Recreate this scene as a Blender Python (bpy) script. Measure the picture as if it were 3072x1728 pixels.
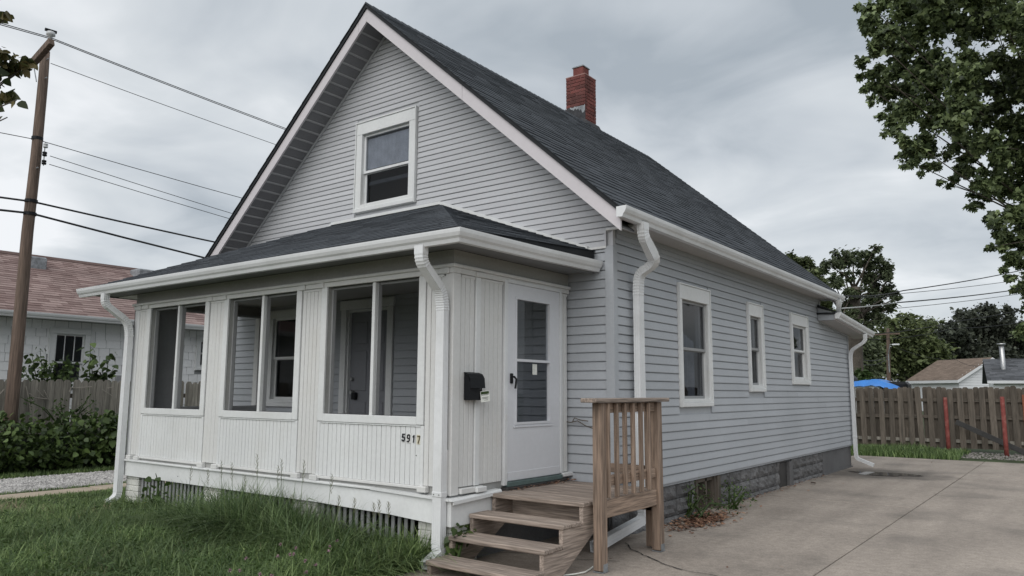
import bpy, math, random
import numpy as np
from mathutils import Matrix, Vector
random.seed(7); rng = np.random.default_rng(11)
scene = bpy.context.scene
for o in list(bpy.data.objects): bpy.data.objects.remove(o)
rad = math.radians

# ------------------------------------------------------------------ camera
CAMH = 1.52
RM = Matrix(((0.7998, 0.0775, 0.5952), (0.6002, -0.1111, -0.7921), (0.0047, 0.9908, -0.1354)))
# orthonormalise
cx = Vector((RM[0][0], RM[1][0], RM[2][0])).normalized()
cz = Vector((RM[0][2], RM[1][2], RM[2][2])); cz = (cz - cx * cz.dot(cx)).normalized()
cy = cz.cross(cx)
cam_data = bpy.data.cameras.new('camera'); cam = bpy.data.objects.new('camera', cam_data)
scene.collection.objects.link(cam); scene.camera = cam
cam.matrix_world = Matrix(((cx.x, cy.x, cz.x, 0), (cx.y, cy.y, cz.y, 0), (cx.z, cy.z, cz.z, CAMH), (0, 0, 0, 1)))
cam_data.sensor_width = 36; cam_data.lens = 26.65; cam_data.clip_start = .05; cam_data.clip_end = 2000
FPX = 26.65 / 36 * 3072
def ray(px, py):
    return cx * ((px - 1536) / FPX) + cy * (-(py - 864) / FPX) - cz
def at(px, py, Y=None, X=None, Z=None, D=None):
    """a point of the place seen at this spot of the photograph, on the plane y=Y / x=X / z=Z or D metres deep"""
    r = ray(px, py)
    t = Y / r.y if Y is not None else X / r.x if X is not None else (Z - CAMH) / r.z if Z is not None else D
    return Vector((0, 0, CAMH)) + r * t

# ------------------------------------------------------------------ sky and sun (overcast)
world = bpy.data.worlds.new('World'); scene.world = world; world.use_nodes = True
SUN_DIR = Vector((.12, -.74, .66)).normalized()      # towards the brightest part of the cloud
def build_world():
    nt = world.node_tree; n = nt.nodes; l = nt.links; n.clear()
    out = n.new('ShaderNodeOutputWorld'); bg = n.new('ShaderNodeBackground'); bg.inputs[1].default_value = .90
    sky = n.new('ShaderNodeTexSky'); sky.sky_type = 'NISHITA'; sky.sun_disc = False
    sky.sun_elevation = math.asin(SUN_DIR.z); sky.sun_rotation = math.atan2(SUN_DIR.x, SUN_DIR.y)
    skys = n.new('ShaderNodeVectorMath'); skys.operation = 'SCALE'; skys.inputs['Scale'].default_value = .07
    l.new(sky.outputs[0], skys.inputs[0])
    tc = n.new('ShaderNodeTexCoord'); sep = n.new('ShaderNodeSeparateXYZ'); l.new(tc.outputs['Generated'], sep.inputs[0])
    ab = n.new('ShaderNodeMath'); ab.operation = 'ABSOLUTE'; l.new(sep.outputs[2], ab.inputs[0])
    ad = n.new('ShaderNodeMath'); ad.operation = 'ADD'; ad.inputs[1].default_value = .22; l.new(ab.outputs[0], ad.inputs[0])
    dv = n.new('ShaderNodeVectorMath'); dv.operation = 'DIVIDE'
    cb = n.new('ShaderNodeCombineXYZ')
    for i in range(3): l.new(ad.outputs[0], cb.inputs[i])
    l.new(tc.outputs['Generated'], dv.inputs[0]); l.new(cb.outputs[0], dv.inputs[1])
    def noise(scale, det, off, dist=0.):
        mp = n.new('ShaderNodeMapping'); mp.inputs['Location'].default_value = off; l.new(dv.outputs[0], mp.inputs[0])
        t = n.new('ShaderNodeTexNoise'); t.inputs['Scale'].default_value = scale; t.inputs['Detail'].default_value = det
        t.inputs['Roughness'].default_value = .48; t.inputs['Distortion'].default_value = dist
        l.new(mp.outputs[0], t.inputs['Vector']); return t.outputs[0]
    a = noise(.9, 5, (2.3, 1.1, .4), .3); b = noise(2.4, 6, (7.1, 3.2, 5.), .5)
    mx = n.new('ShaderNodeMix'); mx.inputs[0].default_value = .42; l.new(a, mx.inputs[2]); l.new(b, mx.inputs[3])
    cr = n.new('ShaderNodeValToRGB'); e = cr.color_ramp.elements
    e[0].position = .37; e[0].color = (.36, .405, .45, 1)
    e[1].position = .62; e[1].color = (.82, .84, .865, 1)
    m = e.new(.46); m.color = (.52, .56, .60, 1); m = e.new(.54); m.color = (.63, .665, .695, 1)
    l.new(mx.outputs[0], cr.inputs[0])
    mix = n.new('ShaderNodeMix'); mix.data_type = 'RGBA'; mix.inputs[0].default_value = .93
    l.new(skys.outputs[0], mix.inputs[6]); l.new(cr.outputs[0], mix.inputs[7])
    l.new(mix.outputs[2], bg.inputs[0]); l.new(bg.outputs[0], out.inputs[0])
build_world()
sd = bpy.data.lights.new('sun', 'SUN'); sd.energy = 1.5; sd.angle = rad(70); sd.color = (1, .975, .94)
sun = bpy.data.objects.new('sun', sd); scene.collection.objects.link(sun)
sun.rotation_euler = SUN_DIR.to_track_quat('Z', 'Y').to_euler()
vs = scene.view_settings; vs.view_transform = 'Standard'; vs.look = 'None'; vs.exposure = 0.35; vs.gamma = 1; vs.use_curve_mapping = False
cyc = scene.cycles; cyc.use_denoising = True; cyc.max_bounces = 6; cyc.diffuse_bounces = 3; cyc.glossy_bounces = 3
cyc.transmission_bounces = 4; cyc.transparent_max_bounces = 8; cyc.caustics_reflective = False; cyc.caustics_refractive = False
try: cyc.denoiser = 'OPENIMAGEDENOISE'
except Exception: pass

# ------------------------------------------------------------------ materials
MATS = {}
def M(name, col, rough=.65, var=.12, vs_=3., fine=.06, fs=40., bump=.0, bs=60., stretch=(1, 1, 1), rnd=0., spec=.4, metal=0.,
      dirt=None, dirt_amt=.0, dirt_scale=1.2, transl=0., col2=None):
    m = bpy.data.materials.new(name); m.use_nodes = True; nt = m.node_tree; n = nt.nodes; l = nt.links
    b = n['Principled BSDF']; b.inputs['Roughness'].default_value = rough; b.inputs['Metallic'].default_value = metal
    b.inputs['Specular IOR Level'].default_value = spec
    geo = n.new('ShaderNodeNewGeometry')
    mp = n.new('ShaderNodeMapping'); mp.inputs['Scale'].default_value = stretch; l.new(geo.outputs['Position'], mp.inputs[0])
    def noise(sc, det=4):
        t = n.new('ShaderNodeTexNoise'); t.inputs['Scale'].default_value = sc; t.inputs['Detail'].default_value = det
        l.new(mp.outputs[0], t.inputs['Vector']); return t.outputs[0]
    def ramp(src, lo, hi, a, c):
        r = n.new('ShaderNodeMapRange'); r.inputs[1].default_value = lo; r.inputs[2].default_value = hi
        r.inputs[3].default_value = a; r.inputs[4].default_value = c; l.new(src, r.inputs[0]); return r.outputs[0]
    def mul(a, c):
        r = n.new('ShaderNodeMath'); r.operation = 'MULTIPLY'; l.new(a, r.inputs[0]); l.new(c, r.inputs[1]); return r.outputs[0]
    n1 = noise(vs_); n2 = noise(fs, 6)
    f = mul(ramp(n1, .3, .7, 1 - var, 1 + var), ramp(n2, .3, .7, 1 - fine, 1 + fine))
    if rnd:
        oi = n.new('ShaderNodeObjectInfo'); ad = n.new('ShaderNodeMath'); ad.operation = 'ADD'
        l.new(oi.outputs['Random'], ad.inputs[0]); l.new(geo.outputs['Random Per Island'], ad.inputs[1])
        fr = n.new('ShaderNodeMath'); fr.operation = 'FRACT'; l.new(ad.outputs[0], fr.inputs[0])
        f = mul(f, ramp(fr.outputs[0], 0, 1, 1 - rnd, 1 + rnd))
    colsrc = None
    if col2 is not None:
        cm = n.new('ShaderNodeMix'); cm.data_type = 'RGBA'; cm.inputs[6].default_value = (*col, 1); cm.inputs[7].default_value = (*col2, 1)
        if rnd: l.new(fr.outputs[0], cm.inputs[0])
        else: l.new(ramp(n1, .35, .65, 0, 1), cm.inputs[0])
        colsrc = cm.outputs[2]
    vm = n.new('ShaderNodeVectorMath'); vm.operation = 'SCALE'
    if colsrc: l.new(colsrc, vm.inputs[0])
    else: vm.inputs[0].default_value = col
    l.new(f, vm.inputs['Scale'])
    cur = vm.outputs[0]
    if dirt is not None:
        d = noise(dirt_scale, 8); dm = n.new('ShaderNodeMix'); dm.data_type = 'RGBA'
        l.new(ramp(d, .52, .72, 0, dirt_amt), dm.inputs[0]); l.new(cur, dm.inputs[6]); dm.inputs[7].default_value = (*dirt, 1)
        cur = dm.outputs[2]
    l.new(cur, b.inputs['Base Color'])
    if bump:
        bp = n.new('ShaderNodeBump'); bp.inputs['Strength'].default_value = bump; bp.inputs['Distance'].default_value = .01
        l.new(noise(bs, 5), bp.inputs['Height']); l.new(bp.outputs[0], b.inputs['Normal'])
    if transl:
        tr = n.new('ShaderNodeBsdfTranslucent'); l.new(cur, tr.inputs[0]); ms = n.new('ShaderNodeMixShader'); ms.inputs[0].default_value = transl
        l.new(b.outputs[0], ms.inputs[1]); l.new(tr.outputs[0], ms.inputs[2]); l.new(ms.outputs[0], n['Material Output'].inputs[0])
    MATS[name] = m; return m
def glass(name, tint, refl=1.0):
    m = bpy.data.materials.new(name); m.use_nodes = True; nt = m.node_tree; n = nt.nodes; l = nt.links
    n.remove(n['Principled BSDF'])
    t = n.new('ShaderNodeBsdfTransparent'); t.inputs[0].default_value = (*[c_ ** .5 for c_ in tint], 1)
    g = n.new('ShaderNodeBsdfGlossy'); g.inputs['Roughness'].default_value = .02; g.inputs[0].default_value = (refl, refl, refl, 1)
    fr = n.new('ShaderNodeFresnel'); fr.inputs[0].default_value = 1.5
    ge = n.new('ShaderNodeNewGeometry'); iv = n.new('ShaderNodeMath'); iv.operation = 'SUBTRACT'; iv.inputs[0].default_value = 1; l.new(ge.outputs['Backfacing'], iv.inputs[1])
    fm = n.new('ShaderNodeMath'); fm.operation = 'MULTIPLY'; l.new(fr.outputs[0], fm.inputs[0]); l.new(iv.outputs[0], fm.inputs[1])   # only the face the light enters by reflects
    ms = n.new('ShaderNodeMixShader'); l.new(fm.outputs[0], ms.inputs[0]); l.new(t.outputs[0], ms.inputs[1]); l.new(g.outputs[0], ms.inputs[2])
    l.new(ms.outputs[0], n['Material Output'].inputs[0]); MATS[name] = m
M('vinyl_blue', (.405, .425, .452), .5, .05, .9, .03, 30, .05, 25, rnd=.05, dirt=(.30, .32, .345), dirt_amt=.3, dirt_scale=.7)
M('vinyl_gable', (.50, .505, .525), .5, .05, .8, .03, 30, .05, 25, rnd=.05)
M('vinyl_neigh', (.82, .825, .83), .55, .04, 2, .03, 30, rnd=.03)
M('paint_white', (.69, .70, .70), .5, .05, 1.2, .035, 26, .06, 40, dirt=(.5, .48, .43), dirt_amt=.2, dirt_scale=1.8)
M('paint_cream', (.66, .66, .65), .55, .05, 1.2, .035, 26, .06, 40, dirt=(.48, .45, .39), dirt_amt=.22, dirt_scale=2.4)
M('paint_grey', (.30, .305, .31), .6, .08, 2, .05, 30, .05, 30)
M('aluminium', (.70, .71, .72), .38, .05, 1.5, .03, 30, .03, 30, dirt=(.40, .40, .38), dirt_amt=.25, dirt_scale=2.0)
M('fascia', (.60, .565, .585), .45, .03, .8, .02, 20)
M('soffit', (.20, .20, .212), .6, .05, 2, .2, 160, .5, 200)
M('rib', (.36, .36, .37), .5)
M('wall_core', (.33, .33, .32), .7)
M('taupe', (.33, .325, .305), .55, .05, 2)
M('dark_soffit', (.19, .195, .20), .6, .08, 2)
M('tan_tile', (.58, .545, .44), .6)
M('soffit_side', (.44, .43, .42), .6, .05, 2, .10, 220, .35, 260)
M('shingle_dark', (.066, .073, .083), .9, .12, 1.1, .35, 120, .5, 200, rnd=.15, spec=.2)
M('deck_dark', (.022, .024, .027), .9)
M('shingle_red', (.225, .155, .143), .9, .15, 1.4, .22, 90, .4, 150, rnd=.15, spec=.2, col2=(.29, .218, .202))
M('shingle_brown', (.20, .155, .125), .9, .1, 1, .1, 20, rnd=.15, spec=.2)
M('shingle_grey', (.115, .12, .13), .9, .15, 1, .1, 20, rnd=.35, spec=.2)
M('brick_red', (.165, .052, .045), .85, .2, 6, .25, 90, .5, 120, rnd=.36, dirt=(.06, .035, .032), dirt_amt=.5, dirt_scale=3)
M('mortar', (.33, .19, .17), .9, .1, 8, .1, 60, .3, 90)
M('tar', (.035, .036, .04), .7, .3, 9, .2, 40, .6, 40)
M('tin', (.26, .275, .29), .55, .3, 9, .2, 40, .3, 40, metal=.2)
M('brick_white', (.60, .60, .565), .8, .1, 4, .12, 60, .4, 70, rnd=.08, dirt=(.25, .25, .2), dirt_amt=.5, dirt_scale=4)
M('stone', (.135, .134, .136), .9, .2, 5, .25, 40, .8, 45, rnd=.18)
M('cement', (.122, .121, .123), .9, .14, 2, .12, 40, .3, 50)
M('void', (.012, .012, .013), .95)
M('interior', (.16, .155, .15), .9)
M('black_metal', (.010, .011, .013), .5, .1, 5, .1, 60, .1, 60, spec=.2)
M('black_wire', (.02, .021, .023), .6)
M('pale_wire', (.45, .46, .46), .6)
M('door_grey', (.21, .215, .235), .5, .04, 2, .03, 20)
M('storm_white', (.66, .67, .70), .38, .02, 1, .02, 20)
M('green_sill', (.10, .145, .14), .5, .2, 9)
M('curtain', (.34, .36, .40), .8, .15, 6)
M('paper', (.72, .73, .68), .8, .1, 30, .08, 90)
M('ink', (.03, .03, .035), .6)
M('gold', (.13, .105, .06), .5, .2, 30)
M('screen', (.05, .052, .06), .7, .3, 3, .3, 90)
for ax, st in (('x', (1.2, 22, 22)), ('y', (22, 1.2, 22)), ('z', (22, 22, 1.2))):
    M('deck_wood_' + ax, (.300, .245, .207), .85, .26, 1.6, .42, 3.6, .5, 4, st, rnd=.12, dirt=(.12, .095, .08), dirt_amt=.5, dirt_scale=.5)
    M('post_wood_' + ax, (.262, .192, .146), .8, .28, 1.4, .44, 3.2, .5, 4, st, rnd=.12, dirt=(.12, .085, .065), dirt_amt=.55, dirt_scale=.45)
    M('fence_wood_' + ax, (.128, .108, .088), .9, .22, 1.2, .3, 4, .5, 4, st, rnd=.24, dirt=(.045, .042, .036), dirt_amt=.6, dirt_scale=.5)
M('fence_pale_z', (.25, .232, .20), .9, .25, 1.2, .3, 4, .5, 4, (22, 22, 1.2), rnd=.2, dirt=(.07, .07, .055), dirt_amt=.6, dirt_scale=.5)
M('pole_wood', (.145, .105, .083), .9, .25, 1.2, .4, 3.5, .9, 4, (18, 18, .9), dirt=(.07, .055, .045), dirt_amt=.7, dirt_scale=.5)
M('red_paint', (.235, .056, .047), .7, .2, 7, .15, 40, .4, 40, dirt=(.32, .22, .18), dirt_amt=.5, dirt_scale=7)
M('red_board', (.26, .09, .05), .8, .2, 4, .2, 30)
M('dark_board', (.045, .043, .042), .6, .2, 3, .2, 30)
M('porcelain', (.55, .56, .57), .3)
M('soil', (.045, .05, .028), .95, .3, 4, .3, 30, .5, 30)
M('ground_grass', (.052, .072, .030), .95, .3, 1.5, .3, 20, .6, 30)
M('gravel', (.37, .355, .34), .9, .2, 6, .4, 40, 1., 30)
M('stone_chip', (.40, .385, .37), .9, .2, 6, .2, 40, rnd=.45)
M('pebble', (.20, .185, .17), .9, .2, 6, .2, 40, rnd=.5)
M('walk', (.43, .36, .28), .9, .12, 2, .1, 30, .3, 40)
M('grass_blade', (.095, .178, .055), .55, .30, 1.1, .1, 8, rnd=.45, spec=.4, transl=.3, col2=(.195, .255, .10))
M('grass_tall', (.070, .135, .048), .55, .2, 1.1, .1, 8, rnd=.4, spec=.4, transl=.3, col2=(.145, .195, .082))
M('straw', (.24, .205, .13), .8, .2, 2, rnd=.3)
M('seed_head', (.13, .125, .075), .8, rnd=.3)
M('clover_pink', (.34, .21, .25), .8, rnd=.3)
M('yellow_petal', (.55, .45, .06), .7)
M('leaf_hedge', (.040, .074, .022), .5, .3, 2, .1, 9, rnd=.5, transl=.25, col2=(.10, .145, .045))
M('leaf_syc', (.068, .104, .042), .5, .3, .5, .1, 9, rnd=.6, transl=.3, col2=(.18, .22, .10))
M('leaf_near', (.050, .078, .028), .55, .2, 2, .1, 9, rnd=.4, transl=.4, col2=(.13, .10, .035))
M('leaf_mid', (.062, .088, .030), .6, .3, .3, .1, 5, rnd=.45, transl=.22, col2=(.125, .15, .062))
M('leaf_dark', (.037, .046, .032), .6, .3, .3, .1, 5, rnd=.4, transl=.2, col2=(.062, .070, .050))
M('leaf_ash', (.058, .080, .038), .6, .3, .3, .1, 5, rnd=.45, transl=.22, col2=(.095, .115, .060))
M('leaf_plant', (.07, .12, .03), .5, .2, 2, .1, 9, rnd=.35, transl=.3, col2=(.05, .085, .025))
M('bark', (.10, .085, .07), .9, .3, 3, .3, 20, .8, 20)
M('twig', (.30, .275, .24), .9, .2, 5)
M('dead_leaf', (.17, .075, .048), .85, .3, 6, .1, 30, rnd=.5, col2=(.27, .16, .10))
M('tarp', (.05, .22, .62), .4, .1, 2)
M('white_far', (.68, .69, .71), .6, .04, 1)
M('steel', (.45, .45, .45), .3, .1, 3, metal=.9)
glass('pane_glass', (.42, .44, .47), .55)
glass('clear_glass', (.70, .72, .75), .8)
glass('screen_glass', (.28, .30, .33), .5)

def concrete():
    m = M('concrete', (.335, .290, .250), .88, .10, .8, .13, 13, .3, 90, dirt=(.15, .135, .12), dirt_amt=.6, dirt_scale=.9)
    nt = m.node_tree; n = nt.nodes; l = nt.links; b = n['Principled BSDF']
    src = b.inputs['Base Color'].links[0].from_socket
    geo = n.new('ShaderNodeNewGeometry')
    # wet run-off patch under the rear downspout, worn shape
    v = n.new('ShaderNodeVectorMath'); v.operation = 'SUBTRACT'; l.new(geo.outputs['Position'], v.inputs[0]); v.inputs[1].default_value = (-3.2, 16.1, 0)
    s = n.new('ShaderNodeVectorMath'); s.operation = 'MULTIPLY'; l.new(v.outputs[0], s.inputs[0]); s.inputs[1].default_value = (1 / 1.15, 1 / 1.1, 0)
    ln = n.new('ShaderNodeVectorMath'); ln.operation = 'LENGTH'; l.new(s.outputs[0], ln.inputs[0])
    nz = n.new('ShaderNodeTexNoise'); nz.inputs['Scale'].default_value = 2.2; nz.inputs['Detail'].default_value = 6; l.new(geo.outputs['Position'], nz.inputs['Vector'])
    ad = n.new('ShaderNodeMath'); ad.operation = 'ADD'; l.new(ln.outputs['Value'], ad.inputs[0]); l.new(nz.outputs[0], ad.inputs[1])
    mr = n.new('ShaderNodeMapRange'); mr.inputs[1].default_value = 1.2; mr.inputs[2].default_value = 1.65; mr.inputs[3].default_value = .68; mr.inputs[4].default_value = 0
    l.new(ad.outputs[0], mr.inputs[0])
    mx = n.new('ShaderNodeMix'); mx.data_type = 'RGBA'; l.new(mr.outputs[0], mx.inputs[0]); l.new(src, mx.inputs[6]); mx.inputs[7].default_value = (.075, .068, .06, 1)
    # fine aggregate speckle and long worn streaks along the drive
    sp = n.new('ShaderNodeTexNoise'); sp.inputs['Scale'].default_value = 60; sp.inputs['Detail'].default_value = 2; l.new(geo.outputs['Position'], sp.inputs['Vector'])
    spr = n.new('ShaderNodeMapRange'); spr.inputs[1].default_value = .35; spr.inputs[2].default_value = .65; spr.inputs[3].default_value = .86; spr.inputs[4].default_value = 1.14
    l.new(sp.outputs[0], spr.inputs[0])
    mpp = n.new('ShaderNodeMapping'); mpp.inputs['Scale'].default_value = (2.2, .35, 1); mpp.inputs['Rotation'].default_value = (0, 0, .5); l.new(geo.outputs['Position'], mpp.inputs[0])
    st = n.new('ShaderNodeTexNoise'); st.inputs['Scale'].default_value = 1.0; st.inputs['Detail'].default_value = 5; l.new(mpp.outputs[0], st.inputs['Vector'])
    sr = n.new('ShaderNodeMapRange'); sr.inputs[1].default_value = .32; sr.inputs[2].default_value = .66; sr.inputs[3].default_value = .84; sr.inputs[4].default_value = 1.10
    l.new(st.outputs[0], sr.inputs[0])
    mm = n.new('ShaderNodeMath'); mm.operation = 'MULTIPLY'; l.new(spr.outputs[0], mm.inputs[0]); l.new(sr.outputs[0], mm.inputs[1])
    sc = n.new('ShaderNodeVectorMath'); sc.operation = 'SCALE'; l.new(mx.outputs[2], sc.inputs[0]); l.new(mm.outputs[0], sc.inputs['Scale'])
    l.new(sc.outputs[0], b.inputs['Base Color'])
concrete()
def water():
    m = M('water', (.10, .10, .10), .06, .0, 1, 0, 1, spec=.6)
    return m
water()

# ------------------------------------------------------------------ mesh helpers
COL = scene.collection
LOC = {}
class MB:
    """collects boxes, prisms and tubes in a local frame, builds ONE mesh object"""
    def __init__(s, O=(0, 0, 0), U=(1, 0, 0), W=(0, 1, 0), Z=(0, 0, 1)):
        s.v = []; s.f = []; s.O = Vector(O); s.U = Vector(U); s.W = Vector(W); s.Z = Vector(Z)
        s.flip = s.U.cross(s.W).dot(s.Z) < 0
    def P(s, p): return s.O + s.U * p[0] + s.W * p[1] + s.Z * p[2]
    def add(s, vs, fs):
        k = len(s.v); s.v += [s.P(p) for p in vs]
        for f in fs: s.f.append([k + i for i in (reversed(f) if s.flip else f)])
        return s
    def box(s, a0, a1, b0, b1, c0, c1):
        return s.hexa([(a0, b0, c0), (a1, b0, c0), (a1, b1, c0), (a0, b1, c0), (a0, b0, c1), (a1, b0, c1), (a1, b1, c1), (a0, b1, c1)])
    def hexa(s, v):
        return s.add(v, [(0, 3, 2, 1), (4, 5, 6, 7), (0, 1, 5, 4), (1, 2, 6, 5), (2, 3, 7, 6), (3, 0, 4, 7)])
    def bbox(s, a0, a1, b0, b1, c0, c1, r=.006):
        """box with its edges chamfered"""
        r = min(r, (a1 - a0) * .45, (b1 - b0) * .45, (c1 - c0) * .45)
        pts = []; idx = {}
        for i, a in ((0, a0), (1, a1)):
            for j, b in ((0, b0), (1, b1)):
                for k, c in ((0, c0), (1, c1)):
                    da, db, dc = (r if i == 0 else -r), (r if j == 0 else -r), (r if k == 0 else -r)
                    idx[i, j, k] = len(pts); pts += [(a, b + db, c + dc), (a + da, b, c + dc), (a + da, b + db, c)]
        X = lambda i, j, k: idx[i, j, k]; Y = lambda i, j, k: idx[i, j, k] + 1; Zf = lambda i, j, k: idx[i, j, k] + 2
        fs = []
        def q(*t): fs.append(t)
        q(X(0,0,0), X(0,0,1), X(0,1,1), X(0,1,0)); q(X(1,0,0), X(1,1,0), X(1,1,1), X(1,0,1))
        q(Y(0,0,0), Y(1,0,0), Y(1,0,1), Y(0,0,1)); q(Y(0,1,0), Y(0,1,1), Y(1,1,1), Y(1,1,0))
        q(Zf(0,0,0), Zf(0,1,0), Zf(1,1,0), Zf(1,0,0)); q(Zf(0,0,1), Zf(1,0,1), Zf(1,1,1), Zf(0,1,1))
        for i in (0, 1):
            for j in (0, 1): q(X(i,j,0), X(i,j,1), Y(i,j,1), Y(i,j,0))
            for k in (0, 1): q(X(i,0,k), X(i,1,k), Zf(i,1,k), Zf(i,0,k))
        for j in (0, 1):
            for k in (0, 1): q(Y(0,j,k), Y(1,j,k), Zf(1,j,k), Zf(0,j,k))
        for i in (0, 1):
            for j in (0, 1):
                for k in (0, 1): fs.append((X(i,j,k), Y(i,j,k), Zf(i,j,k)))
        return s.add(pts, fs)
    def prism(s, poly, d0, d1, axis=1):
        """polygon in the (u,z) plane (axis=1), (w,z) plane (axis=0) or (u,w) plane (axis=2) pushed from d0 to d1"""
        n = len(poly)
        mk = {0: lambda p, d: (d, p[0], p[1]), 1: lambda p, d: (p[0], d, p[1]), 2: lambda p, d: (p[0], p[1], d)}[axis]
        vs = [mk(p, d0) for p in poly] + [mk(p, d1) for p in poly]
        fs = [tuple(range(n)), tuple(reversed(range(n, 2 * n)))] + [(i, n + i, n + (i + 1) % n, (i + 1) % n) for i in range(n)]
        return s.add(vs, fs)
    def tube(s, pts, r, n=8, cap=True):
        pts = [Vector(p) for p in pts]; rs = r if isinstance(r, (list, tuple)) else [r] * len(pts)
        vs = []; fs = []; up = None
        for i, p in enumerate(pts):
            t = (pts[min(i + 1, len(pts) - 1)] - pts[max(i - 1, 0)]).normalized()
            if up is None: up = Vector((0, 0, 1)) if abs(t.z) < .9 else Vector((1, 0, 0))
            a = t.cross(up).normalized(); b = a.cross(t); up = b
            for k in range(n):
                an = 2 * math.pi * k / n; vs.append(p + a * (rs[i] * math.cos(an)) + b * (rs[i] * math.sin(an)))
        for i in range(len(pts) - 1):
            for k in range(n):
                fs.append((i * n + k, i * n + (k + 1) % n, (i + 1) * n + (k + 1) % n, (i + 1) * n + k))
        if cap: fs += [tuple(reversed(range(n))), tuple(range((len(pts) - 1) * n, len(pts) * n))]
        return s.add(vs, fs)
    def sweep(s, sections, closed=True, cap=True):
        n = len(sections[0]); vs = [p for sec in sections for p in sec]; fs = []
        for i in range(len(sections) - 1):
            for k in range(n if closed else n - 1):
                fs.append((i * n + k, i * n + (k + 1) % n, (i + 1) * n + (k + 1) % n, (i + 1) * n + k))
        if cap and closed: fs += [tuple(reversed(range(n))), tuple(range((len(sections) - 1) * n, len(sections) * n))]
        return s.add(vs, fs)
    def mesh(s, name, mat, smooth=False):
        me = bpy.data.meshes.new(name); me.from_pydata([tuple(p) for p in s.v], [], s.f); me.materials.append(MATS[mat])
        if smooth: me.polygons.foreach_set('use_smooth', [True] * len(me.polygons))
        return me
    def build(s, name, mat, parent=None, smooth=False):
        return put(name, s.mesh(name, mat, smooth), parent)
def put(name, me, parent=None, mat4=None):
    o = bpy.data.objects.new(name, me); COL.objects.link(o)
    if mat4 is not None: o.matrix_world = mat4
    if parent is not None:
        o.parent = parent
        if parent.name in LOC: o.matrix_parent_inverse = Matrix.Translation(-LOC[parent.name])
    return o
def tag(o, label, cat, group=None):
    o['label'] = label; o['category'] = cat
    if group: o['group'] = group
    return o
def thing(name, label, cat, loc=(0, 0, 0), group=None):
    o = bpy.data.objects.new(name, None); COL.objects.link(o); o.location = loc; o.empty_display_size = .2
    LOC[o.name] = Vector(loc); return tag(o, label, cat, group)
def struct(o): o['kind'] = 'structure'; return o
def stuff(o): o['kind'] = 'stuff'; return o
def fast_mesh(name, V, F, mat, parent=None, smooth=False):
    """V (n,3), F (m,k) numpy"""
    me = bpy.data.meshes.new(name); V = np.asarray(V, np.float32); F = np.asarray(F, np.int32); m, k = F.shape
    me.vertices.add(len(V)); me.vertices.foreach_set('co', V.ravel()); me.loops.add(m * k); me.loops.foreach_set('vertex_index', F.ravel())
    me.polygons.add(m); me.polygons.foreach_set('loop_start', np.arange(0, m * k, k, dtype=np.int32))
    me.polygons.foreach_set('loop_total', np.full(m, k, np.int32)); me.update(calc_edges=True); me.materials.append(MATS[mat])
    if smooth: me.polygons.foreach_set('use_smooth', np.ones(m, bool))
    return put(name, me, parent)
def FR(y): return dict(O=(0, y, 0), U=(1, 0, 0), W=(0, -1, 0))         # a wall that faces the street: u = x, w = outwards
def RT(x): return dict(O=(x, 0, 0), U=(0, 1, 0), W=(1, 0, 0))          # a wall that faces the drive: u = y, w = outwards
def LF(x): return dict(O=(x, 0, 0), U=(0, 1, 0), W=(-1, 0, 0))
R_ = random.uniform

def wall_with_holes(mb, u0, u1, z0, z1, holes, w0, w1):
    us = sorted({u0, u1, *[h[0] for h in holes], *[h[1] for h in holes]}); zs = sorted({z0, z1, *[h[2] for h in holes], *[h[3] for h in holes]})
    for a, b in zip(us, us[1:]):
        for c, d in zip(zs, zs[1:]):
            m = ((a + b) / 2, (c + d) / 2)
            if not any(h[0] < m[0] < h[1] and h[2] < m[1] < h[3] for h in holes): mb.box(a, b, w0, w1, c, d)
def siding(parent, fr, mat, rows, span, holes, name='siding_plank', th=.014):
    """clapboards: rows = [(z0,z1)], span(z) -> (u0,u1)"""
    for z0, z1 in rows:
        b0, b1 = span(z0); t0, t1 = span(z1)
        segs = [(b0, b1, t0, t1)]
        for h in holes:
            if h[2] < z1 and h[3] > z0:
                new = []
                for s in segs:
                    if h[0] < s[1] and h[1] > s[0]:
                        if h[0] > s[0] + .02: new.append((s[0], h[0], s[2], h[0]))
                        if h[1] < s[1] - .02: new.append((h[1], s[1], h[1], s[3]))
                    else: new.append(s)
                segs = new
        cut = []
        for q in segs:
            while q[1] - q[0] > 3.9:
                c_ = q[0] + R_(1.5, 3.6); cut.append((q[0], c_ - .0015, q[2], c_ - .0015)); q = (c_, q[1], c_, q[3])
            cut.append(q)
        for s in cut:
            if s[1] - s[0] < .03: continue
            if s[3] <= s[2]: s = (s[0], s[1], (s[0] + s[1]) / 2 - .005, (s[0] + s[1]) / 2 + .005)
            mb = MB(**fr); e = z1 - .0005; lip = .009
            j = R_(-.0012, .0012)
            gr = .0085 if z1 - z0 > .08 else .0075; pr = [(0, z0 + .003), (th + j + .008, z0), (th + j + .009, z0 + lip), (.0125, e - gr - .001), (.001, e - gr), (.001, e), (0, e)]
            sl0 = (s[2] - s[0]) / (z1 - z0); sl1 = (s[3] - s[1]) / (z1 - z0)
            secs = [[(u + sl * (z - z0), w, z) for w, z in pr] for u, sl in ((s[0], sl0), (s[1], sl1))]
            mb.sweep(secs); mb.build(name, mat, parent)
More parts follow.
